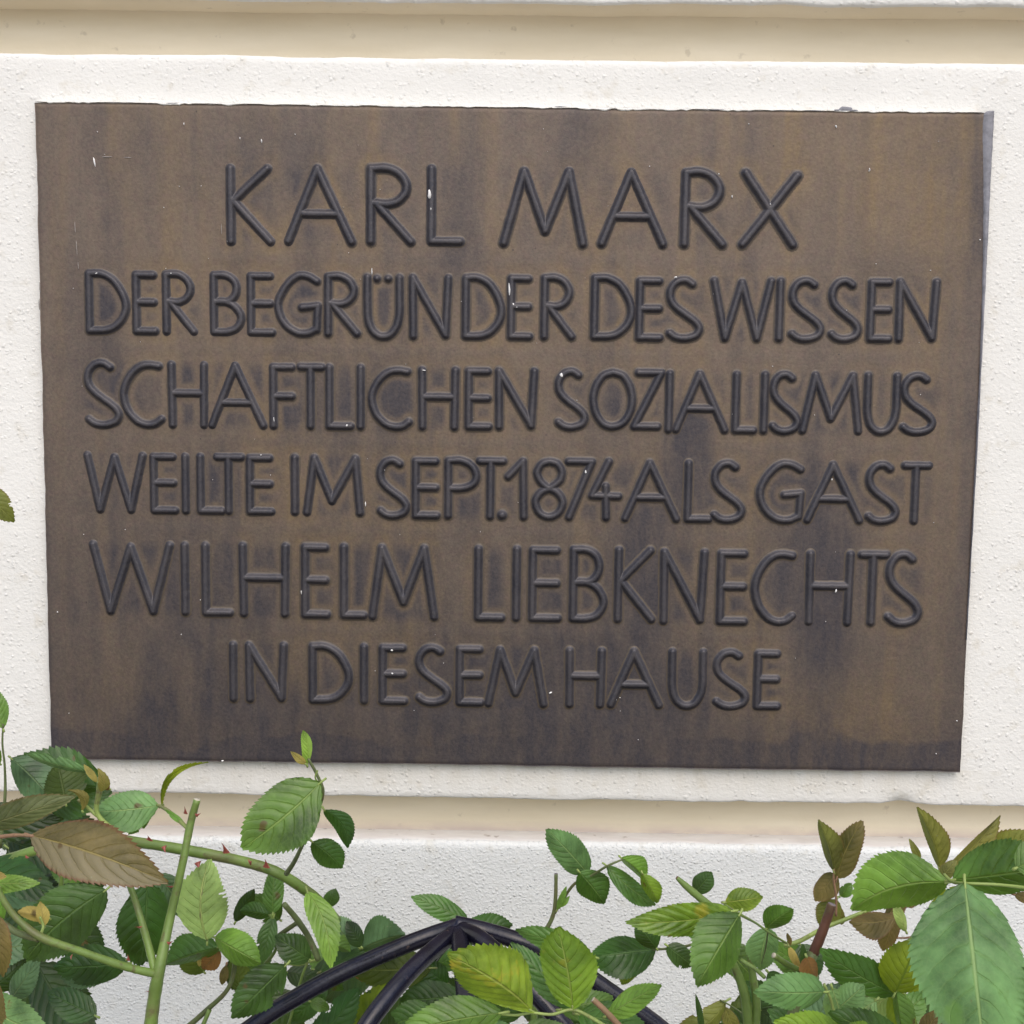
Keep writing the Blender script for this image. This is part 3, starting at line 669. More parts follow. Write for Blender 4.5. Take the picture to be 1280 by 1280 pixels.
# ------------------------------------------------------------------ rose leaves
def leaf(parent, b, t, wl, wr, kind, db, dt=None, bend=0.0, arch=.05, teeth=17, twist=0.0, tipc=0.0, name='leaf', pucker=1.0, res=3):
    """b, t: photo positions of base and tip; wl, wr: seen half widths in pixels, left / right of base->tip; db, dt: distance from wall"""
    bend += random.uniform(-.025, .025); twist += random.uniform(-.18, .18); tipc += random.uniform(-.03, .16); arch += random.uniform(-.02, .05)
    if dt is None: dt = db+random.uniform(-.012, .012)
    B = P(b[0], b[1], db); T = P(t[0], t[1], dt)
    return leaf3(parent, B, T, wl*mpp((db+dt)/2), wr*mpp((db+dt)/2), kind, (CAM-(B+T)/2).normalized(), bend, arch, teeth, twist, tipc, name, pucker, res)
def leaf3(parent, B, T, wl, wr, kind, nrm, bend=0, arch=.05, teeth=17, twist=0, tipc=0, name='leaf', pucker=1.0, res=3):
    ax = T-B; L = ax.length; a = ax/L
    n0 = (nrm-a*nrm.dot(a)).normalized(); s = a.cross(n0).normalized()     # s points to the right of base->tip as seen
    if twist: s = Matrix.Rotation(twist, 3, a) @ s; n0 = Matrix.Rotation(twist, 3, a) @ n0
    w_ = max(wl, wr)
    def dirn(al, sg):
        c = min(1, max(.12, al/w_)); th = math.acos(c); return s*sg*c - n0*math.sin(th)
    dl = dirn(wl, -1); dr = dirn(wr, 1)
    nu = teeth*res; nv = 8
    V = []; UV = []
    TA = [random.uniform(.05, .13) for _ in range(teeth+1)]; e1 = random.uniform(.78, .92); e2 = random.uniform(.62, .8)
    r1, r2, r3 = random.uniform(0, 6), random.uniform(0, 6), random.uniform(.7, 1.2)
    for i in range(nu+1):
        t = i/nu
        f = max(0, math.sin(math.pi*t**e1))**e2*(1-.10*t)
        if t > .86: f *= 1-.35*((t-.86)/.14)**1.5
        if i == nu: f = .0
        ph = (i % res)/res
        for j in range(-nv, nv+1):
            v = j/nv; av = abs(v)
            d_ = dr if v > 0 else dl
            saw = (TA[i//res]*ph-.03)*(av**6)*min(1, t*6)
            ww = w_*f*av*(1+saw*1.1+.055*math.sin(t*8+r1+(2 if v > 0 else 0))*av)
            c = B+a*(L*t) + s*(bend*L*4*t*(1-t))
            p = c + d_*ww + a*(L*.035*ph*av**6) + a*(L*.06*av*av*math.sin(math.pi*t)*.6)
            z = arch*L*4*t*(1-t) - tipc*L*t**3
            z += -.10*w_*f*(av-av*av)*1.0
            vp = (t*8-(av**1.25)*1.9+(.42 if v > 0 else 0))*math.pi
            z += pucker*.024*L*abs(math.sin(vp))*min(1, av*3)*(1-av*.6)*f
            z += .07*w_*math.sin(t*7*r3+r2+(1.5 if v > 0 else 0))*av*av*pucker
            V.append(tuple(p+n0*z)); UV.append((t, .5+v*.5))
    F = grid_faces(nu+1, 2*nv+1)
    if teeth > 12 and random.random() < .30:          # bitten margin
        i0 = random.uniform(.25, .8)*nu; jc = random.choice([0, 2*nv]); ra = random.uniform(1.2, 3.2)
        I, J = np.meshgrid(np.arange(nu)+.5, np.arange(2*nv)+.5, indexing='ij')
        keep = np.hypot((I-i0)*.8, (J-jc)) > ra+.5*np.sin(I*2.3+J*1.7)
        F = grid_faces(nu+1, 2*nv+1, keep)
    o = mesh(name, V, F, LM[kind], parent, True, uv=UV)
    if name == 'leaf' and L > .008:
        tube('petiole', [B-a*min(L*.07, .0035)-n0*.001, B-a*min(L*.03, .0015), B+a*(L*.04)+n0*(arch*L*.12-.0002)], [.0007, .0007, .0005], M_STEM_R if kind in ('bronze', 'rust') else M_STEM_L, o, 6)
    return o

# ------------------------------------------------------------------ rose support (black tubular hoops)
ap = P(572, 1163, .33)
sup = empty('rose_support', (ap.x, ap.y, 0))
tag(sup, 'black enamelled metal rose support with tubular hoops meeting in a peak below the plaque', 'plant support')
RR = .0053
def rod(pts, foot):
    pp = [P(*p) for p in pts]; last = pp[-1]; t = (last-pp[-2]).normalized()
    e1 = last+t*.05+Vector((0, 0, -.008)); e2 = e1+Vector((t.x*.045, t.y*.045, -.07))
    pp += [e1, e2, Vector((e2.x+t.x*.01, e2.y+t.y*.01, e2.z-.15)), Vector((e2.x+t.x*.01, e2.y+t.y*.01, .4)), Vector((e2.x+t.x*.01, e2.y+t.y*.01, -.02))]
    tube('hoop', pp, [RR]*len(pp), M_ROD, sup, 20)
def px_(x, d): return P(x, 1280, d).x
rod([(578, 1157, .33), (545, 1167, .33), (500, 1184, .335), (430, 1215, .34), (370, 1247, .345), (318, 1281, .35)], (px_(230, .35), -.36))
rod([(574, 1163, .33), (548, 1182, .35), (515, 1212, .375), (482, 1250, .395), (452, 1292, .41)], (px_(380, .45), -.52))
rod([(573, 1163, .33), (576, 1185, .36), (579, 1215, .39), (582, 1250, .41), (584, 1290, .43)], (px_(586, .5), -.58))
rod([(574, 1161, .33), (598, 1172, .35), (628, 1198, .37), (660, 1232, .385), (712, 1292, .40)], (px_(760, .45), -.50))
rod([(568, 1155, .33), (604, 1163, .33), (650, 1177, .335), (705, 1201, .335), (760, 1238, .34), (832, 1290, .345)], (px_(905, .35), -.34))
rod([(572, 1163, .33), (560, 1172, .30), (540, 1196, .26), (525, 1230, .24), (515, 1290, .23)], (px_(505, .2), -.20))
# welded knot at the peak
V = []; F = []; nseg = 20; rings = [(-.010, .0065), (-.007, .0086), (-.001, .0090), (.003, .0078), (.0058, .0045), (.0068, .0010)]
for z, r in rings:
    for k in range(nseg):
        an = 2*math.pi*k/nseg; V.append((ap.x+r*math.cos(an), ap.y+r*math.sin(an), ap.z+z+.0005))
for i in range(len(rings)-1):
    for k in range(nseg): F.append((i*nseg+k, i*nseg+(k+1) % nseg, (i+1)*nseg+(k+1) % nseg, (i+1)*nseg+k))
mesh('weld_knot', V, F, M_ROD, sup, True)
for zc in (.55, .15):      # lower tie ring out of frame
    cx = ap.x; cyy = -.38; pts = []
    r_ = .165
    for k in range(17):
        an = 2*math.pi*k/16; pts.append(Vector((cx+r_*1.15*math.cos(an), cyy+r_*math.sin(an), zc)))
    tube('tie_ring', pts, [.004]*17, M_ROD, sup, 10)

# ------------------------------------------------------------------ rose bush, left
FILL = []
rl = empty('rose_bush', (P(190, 1290, .45).x, -.45, 0))
tag(rl, 'leafy rose bush at the left with a thorny arching cane and one bronze leaf', 'rose bush', 'rose bushes along the wall')
G = rl.location
root = lambda dx, dy=0: Vector((G.x+dx, G.y+dy, -.02))
def to_ground(parent, px, py, d, wpx, dest, m_=M_STEM):
    a = P(px, py, d); q = Vector((dest.x*.35+a.x*.65, dest.y*.35+a.y*.65, a.z*.55))
    r = wpx*.5*mpp(d)
    tube('stem', [a, a.lerp(q, .5), q, dest], [r, r*1.05, r*1.3, r*1.7], m_, parent, 9)
s1 = stem(rl, [(186, 1300, .47, 18), (193, 1245, .47, 17), (199, 1212, .47, 16), (212, 1150, .46, 12), (228, 1080, .455, 10.5), (238, 1030, .45, 10), (246.5, 999, .45, 9.5)], M_STEM, M_CUT)
to_ground(rl, 186, 1298, .47, 18, root(0))
thorn(s1, 232, 1017, .452, 0, -1, 9, 3); 
stem(rl, [(198, 1218, .47, 11), (170, 1212, .475, 10.5), (140, 1203, .48, 10.5), (100, 1189, .485, 10), (52, 1172, .49, 11), (25, 1152, .49, 9), (6, 1128, .49, 8), (-20, 1080, .49, 7)], M_STEM)
stem(rl, [(48, 1173, .49, 10), (20, 1165, .485, 9), (-15, 1140, .48, 9)], M_STEM_D)
stem(rl, [(194, 1216, .47, 11), (185, 1180, .465, 10), (172, 1135, .46, 8.5), (160, 1100, .45, 8)], M_STEM)
s2 = stem(rl, [(-60, 1100, .30, 13), (0, 1077, .31, 13), (50, 1062, .315, 13), (120, 1047, .32, 13), (180, 1054, .33, 13.5), (240, 1064, .335, 14), (300, 1076, .34, 14), (345, 1090, .345, 14), (385, 1115, .335, 14), (410, 1138, .32, 13), (440, 1175, .28, 12), (470, 1230, .25, 12), (480, 1300, .24, 12)], M_STEM)
to_ground(rl, 480, 1298, .24, 12, root(.22, .1))
for a in ((283, 1066, .345, -.25, -1, 13, 5), (333, 1084, .35, .1, -1, 10, 5), (205, 1058, .345, 0, 1, 9, 4), (247, 1078, .34, .1, 1, 11, 5), (312, 1078, .353, .5, .1, 8, 5), (187, 1050, .34, 0, -1, 5, 5), (33, 1072, .325, .6, .2, 7, 4), (412, 1152, .355, -.6, .6, 8, 5)): thorn(s2, *a)
for q in ((206, 1180, .47, 1, -.2), (193, 1240, .47, -1, -.1), (219, 1110, .46, -1, -.3), (241, 1020, .455, 1, -.2), (160, 1204, .48, .1, -1), (90, 1190, .488, -.2, 1), (180, 1160, .468, -1, -.2)):
    thorn(s1, q[0]+q[3]*4, q[1]+q[4]*4, q[2], q[3], q[4], 7, 3)
# rachis carrying the big oval leaf
r1 = stem(rl, [(358, 1092, .36, 7), (368, 1077, .37, 6), (380, 1052, .385, 5), (396, 1018, .395, 4), (404, 990, .40, 4), (396, 968, .40, 4), (385, 948, .40, 3.5)], M_STEM_D)
leaf(rl, (401, 978), (302, 1060), 44, 44, 'mid', .415, .43, bend=-.02, arch=.07, teeth=22)
leaf(rl, (384, 956), (379, 913), 9, 6, 'bright', .40, .40, bend=.06)
leaf(rl, (382, 955), (364, 940), 5, 5, 'dry', .405, .41)
leaf(rl, (405, 1012), (434, 1060), 15, 12, 'dark', .385, .38, bend=-.16)
leaf(rl, (390, 1052), (428, 1086), 20, 16, 'dark', .38, .37)
stem(rl, [(400, 980, .402, 2), (394, 972, .405, 2), (397, 963, .405, 2.5)], M_STEM_L)
# upper left cluster
leaf(rl, (132, 985), (12, 950), 14, 42, 'dark', .26, .27, bend=-.06, arch=.03)
leaf(rl, (14, 948), (66, 1000), 28, 20, 'teal', .27, .28)
leaf(rl, (82, 1004), (72, 955), 26, 34, 'olive', .29, .28)
leaf(rl, (112, 965), (30, 943), 6, 12, 'blue', .30, .31)
leaf(rl, (60, 1010), (136, 990), 24, 24, 'dark', .25, .25)
leaf(rl, (-26, 1036), (86, 1000), 22, 17, 'dusty', .43, .44, arch=.08, teeth=20)
leaf(rl, (-20, 1040), (80, 1022), 20, 22, 'black', .26, .25)
leaf(rl, (10, 1050), (100, 1075), 26, 28, 'black', .24, .25)
lf = leaf(rl, (37, 1044), (199, 1098), 40, 40, 'bronze', .46, .48, bend=.0, arch=.05, teeth=26)
stem(rl, [(-30, 1048, .455, 6), (0, 1046, .455, 5.5), (20, 1044, .458, 5), (42, 1045, .461, 4)], M_STEM_R)
leaf(rl, (199, 1007), (118, 1014), 29, 27, 'blue', .40, .41, bend=-.04, arch=.07)
leaf(rl, (190, 1012), (160, 1044), 8, 8, 'bright', .395, .39)
leaf(rl, (202, 1007), (256, 958), 5, 5, 'lime', .41, .42, bend=-.20, arch=.02)
stem(rl, [(234, 1035, .45, 5), (222, 1024, .44, 6), (208, 1012, .42, 5), (196, 1006, .405, 3)], M_STEM_L)
leaf(rl, (232, 1032), (206, 1012), 4, 4, 'bright', .445, .44)
stem(rl, [(150, 1045, .42, 8), (122, 1018, .42, 6), (124, 990, .42, 8), (126, 972, .42, 9)], M_STEM_L)
leaf(rl, (126, 990), (122, 960), 7, 8, 'dry', .425, .43, bend=.1, arch=.2, teeth=7)
leaf(rl, (122, 978), (105, 956), 5, 4, 'dry', .428, .43, teeth=6); leaf(rl, (128, 985), (137, 982), 7, 6, 'brown', .42, .42, teeth=5)
stem(rl, [(122, 1020, .42, 5), (110, 1010, .42, 4.5), (98, 1000, .425, 4)], M_STEM_L)
leaf(rl, (103, 1014), (84, 988), 5, 7, 'dry', .43, .435, bend=.28, arch=.2, teeth=7)
stem(rl, [(4, 905, .30, 2.5), (3, 930, .30, 2.5), (6, 960, .30, 3), (6, 1000, .30, 4), (0, 1060, .30, 5)], M_STEM_D)
leaf(rl, (4, 911), (-8, 858), 14, 12, 'mid', .30, .29, arch=.05)
leaf(rl, (0, 955), (-30, 930), 10, 14, 'bright', .30, .32)
tube('stem', [P(-30, 1100, .30), P(-44, 900, .27), P(-50, 720, .22), P(-38, 620, .20), P(-30, 605, .20)], [.0024, .002, .0016, .0012, .0009], M_STEM_D, rl, 8)
leaf(rl, (-32, 606), (16, 651), 18, 18, 'young', .20, .20, arch=.04)
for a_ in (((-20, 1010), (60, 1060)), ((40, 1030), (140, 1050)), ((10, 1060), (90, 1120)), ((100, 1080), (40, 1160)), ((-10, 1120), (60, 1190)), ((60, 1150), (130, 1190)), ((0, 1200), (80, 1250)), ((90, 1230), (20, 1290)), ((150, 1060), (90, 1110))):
    leaf(rl, a_[0], a_[1], 30, 30, 'black', .16+.08*random.random(), None)  # near-black filler leaves: darkness between the leaves put into their colour
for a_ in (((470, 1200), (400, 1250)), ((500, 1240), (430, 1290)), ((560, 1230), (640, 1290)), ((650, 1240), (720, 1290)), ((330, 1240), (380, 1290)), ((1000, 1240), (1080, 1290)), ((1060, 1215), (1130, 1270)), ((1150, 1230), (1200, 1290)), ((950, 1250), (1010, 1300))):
    leaf(rl if a_[0][0] < 600 else (None or rl), a_[0], a_[1], 28, 28, 'black', .18+.06*random.random(), None) if a_[0][0] < 600 else FILL.append(a_)  # more near-black fillers, standing in for shade among the leaves
# middle left cluster
leaf(rl, (-30, 1085), (72, 1124), 26, 26, 'dark', .38, .40, bend=-.06, arch=.05)
leaf(rl, (-20, 1118), (72, 1122), 4, 20, 'teal', .36, .38)
leaf(rl, (-20, 1106), (44, 1103), 12, 13, 'bright', .47, .48, arch=.1)
leaf(rl, (0, 1112), (4, 1152), 5, 6, 'bright', .48, .48)
leaf(rl, (-14, 1092), (8, 1096), 6, 6, 'dry', .485, .485, teeth=7)
leaf(rl, (60, 1148), (22, 1140), 6, 12, 'dry', .47, .47, teeth=9); leaf(rl, (55, 1158), (50, 1128), 8, 9, 'dry', .475, .475, teeth=9)
stem(rl, [(50, 1170, .485, 4), (54, 1158, .48, 4), (50, 1146, .48, 3)], M_STEM_L)
leaf(rl, (133, 1112), (30, 1202), 40, 42, 'dark', .40, .42, bend=.06, arch=.04, teeth=22)
stem(rl, [(82, 1190, .41, 2), (105, 1155, .405, 2.5), (128, 1120, .40, 3)], M_STEM_L)
leaf(rl, (60, 1116), (130, 1122), 16, 20, 'black', .33, .33)
stem(rl, [(76, 1060, .36, 7), (77, 1095, .36, 6.5), (74, 1125, .36, 6), (66, 1150, .36, 4), (60, 1170, .37, 3)], M_STEM)
leaf(rl, (158, 1204), (66, 1210), 26, 28, 'dark', .33, .33, arch=.03); leaf(rl, (160, 1200), (74, 1222), 24, 10, 'teal', .32, .32)
leaf(rl, (46, 1205), (110, 1310), 40, 34, 'black', .30, .33, arch=.04, teeth=20)
leaf(rl, (14, 1248), (44, 1202), 17, 18, 'teal', .34, .35)
leaf(rl, (-12, 1238), (40, 1192), 24, 20, 'black', .31, .30); leaf(rl, (-20, 1190), (50, 1180), 20, 22, 'teal', .30, .30)
leaf(rl, (-30, 1175), (48, 1150), 22, 22, 'black', .27, .27)
leaf(rl, (-28, 1248), (62, 1296), 30, 26, 'blue', .48, .50, arch=.06)
leaf(rl, (-18, 1135), (4, 1222), 18, 10, 'rust', .53, .53); leaf(rl, (-22, 1210), (2, 1300), 16, 14, 'rust', .54, .54)
leaf(rl, (184, 1104), (176, 1214), 34, 36, 'dark', .37, .37, arch=.05, teeth=20)
leaf(rl, (196, 1093), (234, 1146), 20, 20, 'teal', .30, .30)
leaf(rl, (259, 1175), (262, 1076), 34, 34, 'pale', .385, .375, bend=-.08, arch=.05, teeth=20)
stem(rl, [(259, 1176, .395, 2.5), (251, 1150, .40, 2.2), (251, 1125, .40, 1.8), (258, 1095, .395, 1.2)], M_STEM_L)
leaf(rl, (274, 1184), (202, 1206), 6, 30, 'mid', .36, .36)
leaf(rl, (268, 1172), (325, 1204), 26, 18, 'bright', .37, .38, arch=.05)
leaf(rl, (294, 1153), (317, 1112), 12, 8, 'black', .30, .30); leaf(rl, (337, 1144), (300, 1138), 9, 14, 'mid', .31, .31)
leaf(rl, (341, 1142), (343, 1084), 14, 15, 'mid', .32, .31); leaf(rl, (342, 1146), (327, 1204), 13, 13, 'dark', .32, .33)
stem(rl, [(338, 1143, .32, 4), (342, 1155, .32, 4), (345, 1185, .32, 4), (332, 1205, .32, 5)], M_STEM)
leaf(rl, (388, 1200), (344, 1170), 20, 20, 'dark', .33, .33)
leaf(rl, (384, 1114), (414, 1208), 19, 18, 'bright', .38, .40, bend=-.08, arch=.06, teeth=18)
leaf(rl, (405, 1170), (438, 1190), 16, 8, 'mid', .36, .36)
stem(rl, [(355, 1130, .37, 7), (370, 1148, .365, 8), (386, 1172, .36, 8), (398, 1200, .36, 8)], M_STEM_D, None)
stem(rl, [(340, 1176, .31, 6), (356, 1164, .315, 6), (372, 1153, .32, 6)], M_STEM_D)
leaf(rl, (410, 1134), (419, 1112), 11, 10, 'dark', .31, .31); leaf(rl, (275, 1188), (252, 1212), 13, 13, 'brown', .35, .35, teeth=9)
leaf(rl, (283, 1206), (277, 1232), 6, 6, 'rust', .35, .35, teeth=7); leaf(rl, (258, 1188), (248, 1208), 6, 6, 'dry', .345, .345, teeth=7)
leaf(rl, (358, 1206), (290, 1274), 28, 30, 'dark', .385, .40, arch=.05); leaf(rl, (302, 1244), (296, 1194), 14, 16, 'olive', .33, .33)
stem(rl, [(225, 1292, .33, 8), (258, 1263, .335, 7), (285, 1236, .34, 6), (293, 1205, .34, 6), (284, 1182, .35, 5)], M_STEM_D)
stem(rl, [(250, 1290, .34, 6), (262, 1262, .337, 6)], M_STEM)
leaf(rl, (290, 1196), (292, 1240), 12, 10, 'black', .31, .31)
leaf(rl, (358, 1215), (402, 1226), 16, 18, 'black', .28, .28); leaf(rl, (410, 1234), (360, 1280), 16, 16, 'dark', .29, .29); leaf(rl, (388, 1252), (412, 1262), 9, 9, 'mid', .30, .30)
stem(rl, [(355, 1204, .32, 3), (375, 1206, .32, 3.5), (394, 1200, .32, 3)], M_STEM_L); stem(rl, [(386, 1200, .33, 3.5), (376, 1225, .33, 3.5), (360, 1285, .33, 4)], M_STEM)
leaf(rl, (448, 1184), (410, 1146), 20, 18, 'teal', .31, .31); leaf(rl, (452, 1184), (434, 1152), 13, 12, 'black', .33, .33)
leaf(rl, (452, 1186), (506, 1168), 34, 14, 'teal', .30, .31, arch=.05)
leaf(rl, (400, 1215), (455, 1188), 16, 18, 'dark', .30, .30); leaf(rl, (435, 1188), (500, 1192), 12, 12, 'mid', .29, .29); leaf(rl, (392, 1212), (440, 1212), 16, 18, 'black', .27, .27)
leaf(rl, (540, 1210), (440, 1212), 26, 28, 'olive', .28, .29, arch=.02, teeth=20)
leaf(rl, (434, 1310), (484, 1232), 30, 26, 'lime', .30, .30, arch=.05); leaf(rl, (385, 1310), (448, 1238), 20, 24, 'dark', .32, .32); leaf(rl, (402, 1222), (430, 1238), 8, 8, 'mid', .26, .26)
leaf(rl, (440, 1210), (458, 1228), 6, 6, 'brown', .27, .27, teeth=6)

# ------------------------------------------------------------------ rose bush, middle
rm = empty('rose_bush', (P(640, 1290, .4).x, -.30, 0))
tag(rm, 'middle rose bush growing up through the black metal hoops with blotched leaves', 'rose bush', 'rose bushes along the wall')
leaf(rm, (586, 1152), (514, 1121), 16, 15, 'mid', .24, .24, arch=.04); leaf(rm, (578, 1166), (640, 1156), 20, 12, 'dark', .24, .24)
leaf(rm, (665, 1264), (564, 1196), 27, 50, 'yellow', .50, .52, arch=.07, teeth=20, pucker=2.2, bend=.03)
leaf(rm, (628, 1266), (498, 1290), 24, 30, 'mid', .50, .51, arch=.08, teeth=22)
leaf(rm, (716, 1260), (698, 1163), 35, 40, 'yellow', .50, .505, arch=.05, teeth=19, pucker=1.6)
leaf(rm, (742, 1196), (646, 1164), 16, 18, 'mid', .40, .40, arch=.06); leaf(rm, (720, 1262), (640, 1180), 20, 16, 'mid', .455, .45)
stem(rm, [(620, 1267, .495, 3.5), (645, 1269, .497, 3.5), (665, 1266, .50, 3.5), (690, 1268, .50, 4), (716, 1262, .50, 4), (742, 1274, .50, 5), (770, 1292, .50, 6)], M_STEM_L)
leaf(rm, (820, 1187), (738, 1198), 34, 20, 'dark', .31, .32, arch=.03, teeth=20); leaf(rm, (796, 1195), (776, 1232), 10, 12, 'yellow', .29, .29)
leaf(rm, (758, 1270), (826, 1232), 14, 18, 'bright', .46, .47, arch=.06); leaf(rm, (722, 1268), (812, 1290), 26, 30, 'mid', .45, .46); leaf(rm, (700, 1262), (766, 1248), 16, 20, 'mid', .43, .43)
leaf(rm, (735, 1092), (683, 1036), 20, 22, 'blue', .27, .28, arch=.05, teeth=19); leaf(rm, (724, 1090), (756, 1130), 24, 18, 'mid', .28, .28, arch=.06)
leaf(rm, (758, 1082), (824, 1132), 14, 15, 'mid', .28, .28, bend=.05); leaf(rm, (776, 1072), (807, 1102), 18, 6, 'bright', .285, .285, bend=-.05)
leaf(rm, (803, 1092), (822, 1130), 14, 10, 'yellow', .29, .29, teeth=10)
s = stem(rm, [(672, 1178, .27, 6.5), (684, 1160, .27, 6), (692, 1142, .27, 5.5), (694.5, 1120, .27, 5), (695, 1092, .27, 4.8)], M_STEM_D, M_CUT_G)
stem(rm, [(693, 1141, .27, 5), (703, 1126, .27, 4), (718, 1105, .275, 3.8), (740, 1094, .28, 3.5), (760, 1082, .285, 3), (779, 1074, .285, 2.5)], M_STEM_D)
leaf(rm, (696, 1138), (708, 1108), 4, 5, 'bright', .275, .275, teeth=5); leaf(rm, (700, 1134), (712, 1120), 3, 4, 'bright', .275, .275, teeth=5)
stem(rm, [(800, 1310, .52, 9), (772, 1280, .52, 8.5), (755, 1262, .52, 8), (741, 1249, .52, 7.5)], M_STEM_R, M_CUT)
leaf(rm, (560, 1230), (520, 1200), 18, 18, 'dark', .27, .27); leaf(rm, (575, 1245), (500, 1250), 24, 24, 'dark', .28, .28); leaf(rm, (540, 1262), (480, 1286), 22, 22, 'mid', .30, .30)
leaf(rm, (500, 1300), (512, 1240), 12, 14, 'bright', .27, .27); leaf(rm, (600, 1270), (560, 1225), 20, 20, 'black', .25, .25); leaf(rm, (620, 1280), (660, 1220), 22, 22, 'dark', .26, .26)
leaf(rm, (540, 1210), (590, 1180), 14, 16, 'dark', .24, .24); leaf(rm, (740, 1280), (700, 1235), 20, 20, 'dark', .29, .29); leaf(rm, (640, 1250), (690, 1200), 20, 20, 'dark', .27, .27)
leaf(rm, (590, 1285), (655, 1300), 18, 18, 'blue', .48, .49); leaf(rm, (655, 1285), (720, 1300), 20, 20, 'mid', .47, .47)
for x, d in ((560, .28), (700, .30), (672, .27), (790, .45)): to_ground(rm, x, 1290 if x != 672 else 1178, d, 9, Vector((rm.location.x+random.uniform(-.05, .05), rm.location.y, -.02)))

# ------------------------------------------------------------------ rose bush, right
rr = empty('rose_bush', (P(960, 1290, .42).x, -.40, 0))
tag(rr, 'rose bush at the right with brown pruned stub and large matt blue-green leaf', 'rose bush', 'rose bushes along the wall')
leaf(rr, (916, 1139), (786, 1153), 22, 23, 'yellow', .48, .50, arch=.04, teeth=22, pucker=1.8, bend=-.05)
leaf(rr, (906, 1128), (954, 1122), 17, 16, 'yellow', .47, .47, arch=.05, teeth=13)
leaf(rr, (925, 1142), (874, 1231), 30, 40, 'mid', .50, .52, arch=.06, teeth=20); 
leaf(rr, (868, 1116), (890, 1090), 14, 14, 'dark', .35, .35); leaf(rr, (860, 1148), (882, 1175), 14, 14, 'mid', .40, .40)
stem(rr, [(890, 1135, .42, 11), (872, 1120, .42, 10), (858, 1108, .42, 9), (846, 1097, .42, 5)], M_STEM, M_STEM_B)
leaf(rr, (958, 1161), (989, 1137), 20, 12, 'bright', .44, .45, bend=-.05); leaf(rr, (960, 1160), (950, 1214), 20, 22, 'blue', .43, .43, arch=.05)
stem(rr, [(905, 1130, .47, 3), (925, 1143, .475, 4), (945, 1154, .46, 3), (962, 1166, .45, 3), (985, 1180, .44, 3)], M_STEM)
stem(rr, [(960, 1164, .445, 2), (957, 1185, .438, 2), (952, 1205, .435, 1)], M_STEM_D)
leaf(rr, (821, 1186), (797, 1152), 14, 18, 'dark', .33, .33); leaf(rr, (834, 1182), (868, 1208), 15, 14, 'dark', .34, .34)
stem(rr, [(816, 1187, .325, 3), (832, 1186, .33, 3.2), (856, 1183, .335, 3.5), (880, 1176, .34, 4)], M_STEM_D)
leaf(rr, (908, 1251), (832, 1296), 12, 20, 'young', .34, .34, bend=-.12); leaf(rr, (905, 1258), (922, 1296), 10, 10, 'young', .34, .34); leaf(rr, (878, 1300), (869, 1246), 4, 6, 'dark', .40, .40)
stem(rr, [(900, 1250, .34, 2), (915, 1258, .345, 2.2), (930, 1268, .35, 2.5)], M_STEM_D)
stem(rr, [(912, 1195, .40, 10), (925, 1225, .40, 12), (932, 1250, .40, 13.5), (937, 1298, .40, 14)], M_STEM); stem(rr, [(936, 1185, .40, 8), (941, 1220, .40, 10), (946, 1260, .40, 11), (942, 1300, .40, 11)], M_STEM)
stem(rr, [(926, 1200, .44, 6), (945, 1212, .445, 6), (956, 1222, .45, 5)], M_STEM); 
stem(rr, [(1020, 1222, .44, 10), (1005, 1215, .45, 9), (985, 1206, .455, 8), (967, 1194, .46, 7.5)], M_STEM, M_CUT)
stem(rr, [(980, 1320, .46, 17), (995, 1255, .46, 16), (1008, 1215, .455, 15), (1016, 1192, .45, 14)], M_STEM_D)
stem(rr, [(1016, 1194, .45, 13.5), (1028, 1165, .45, 13), (1035, 1145, .45, 12), (1039, 1133, .45, 12), (1040, 1130, .45, 11)], M_STEM_B, M_CUT_G)
leaf(rr, (1008, 1196), (1020, 1230), 10, 16, 'brown', .47, .47, teeth=6); leaf(rr, (1004, 1210), (1004, 1180), 5, 5, 'dark', .46, .46, teeth=7); leaf(rr, (986, 1183), (1000, 1208), 5, 6, 'dry', .46, .46, teeth=6)
leaf(rr, (988, 1182), (984, 1166), 3, 4, 'rust', .46, .46, teeth=5)
stem(rr, [(980, 1182, .40, 5), (1000, 1176, .40, 6), (1030, 1160, .40, 5.5), (1065, 1146, .40, 5.5), (1110, 1128, .40, 6)], M_STEM_L)
leaf(rr, (1032, 1240), (950, 1241), 24, 28, 'blue', .52, .53, arch=.06, teeth=18); leaf(rr, (1058, 1296), (972, 1278), 20, 22, 'yellow', .53, .54)
leaf(rr, (960, 1215), (985, 1245), 14, 14, 'dark', .42, .42); leaf(rr, (950, 1262), (985, 1290), 16, 16, 'black', .40, .40); leaf(rr, (985, 1250), (1000, 1290), 12, 12, 'brown', .43, .43)
# bronze young shoot
stem(rr, [(1045, 1145, .33, 3.5), (1045, 1120, .33, 3), (1042, 1098, .33, 2.8), (1043, 1085, .33, 2.2)], M_STEM_R)
leaf(rr, (1042, 1089), (1023, 1027), 10, 20, 'young', .33, .33, bend=.04); leaf(rr, (1046, 1098), (1078, 1026), 18, 20, 'rust', .33, .33, bend=-.02)
leaf(rr, (1045, 1092), (1018, 1126), 17, 15, 'rust', .32, .32); leaf(rr, (1046, 1124), (1028, 1162), 16, 19, 'young', .32, .32)
leaf(rr, (1044, 1130), (1052, 1158), 8, 6, 'young', .31, .31); leaf(rr, (1050, 1120), (1064, 1104), 8, 10, 'mid', .31, .31)
leaf(rr, (1186, 1103), (1062, 1138), 23, 50, 'bright', .52, .50, bend=.10, arch=.07, teeth=24); 
leaf(rr, (1174, 1086), (1146, 1011), 9, 21, 'young', .40, .40, bend=.04); leaf(rr, (1150, 1075), (1137, 1050), 5, 5, 'young', .40, .40, teeth=7)
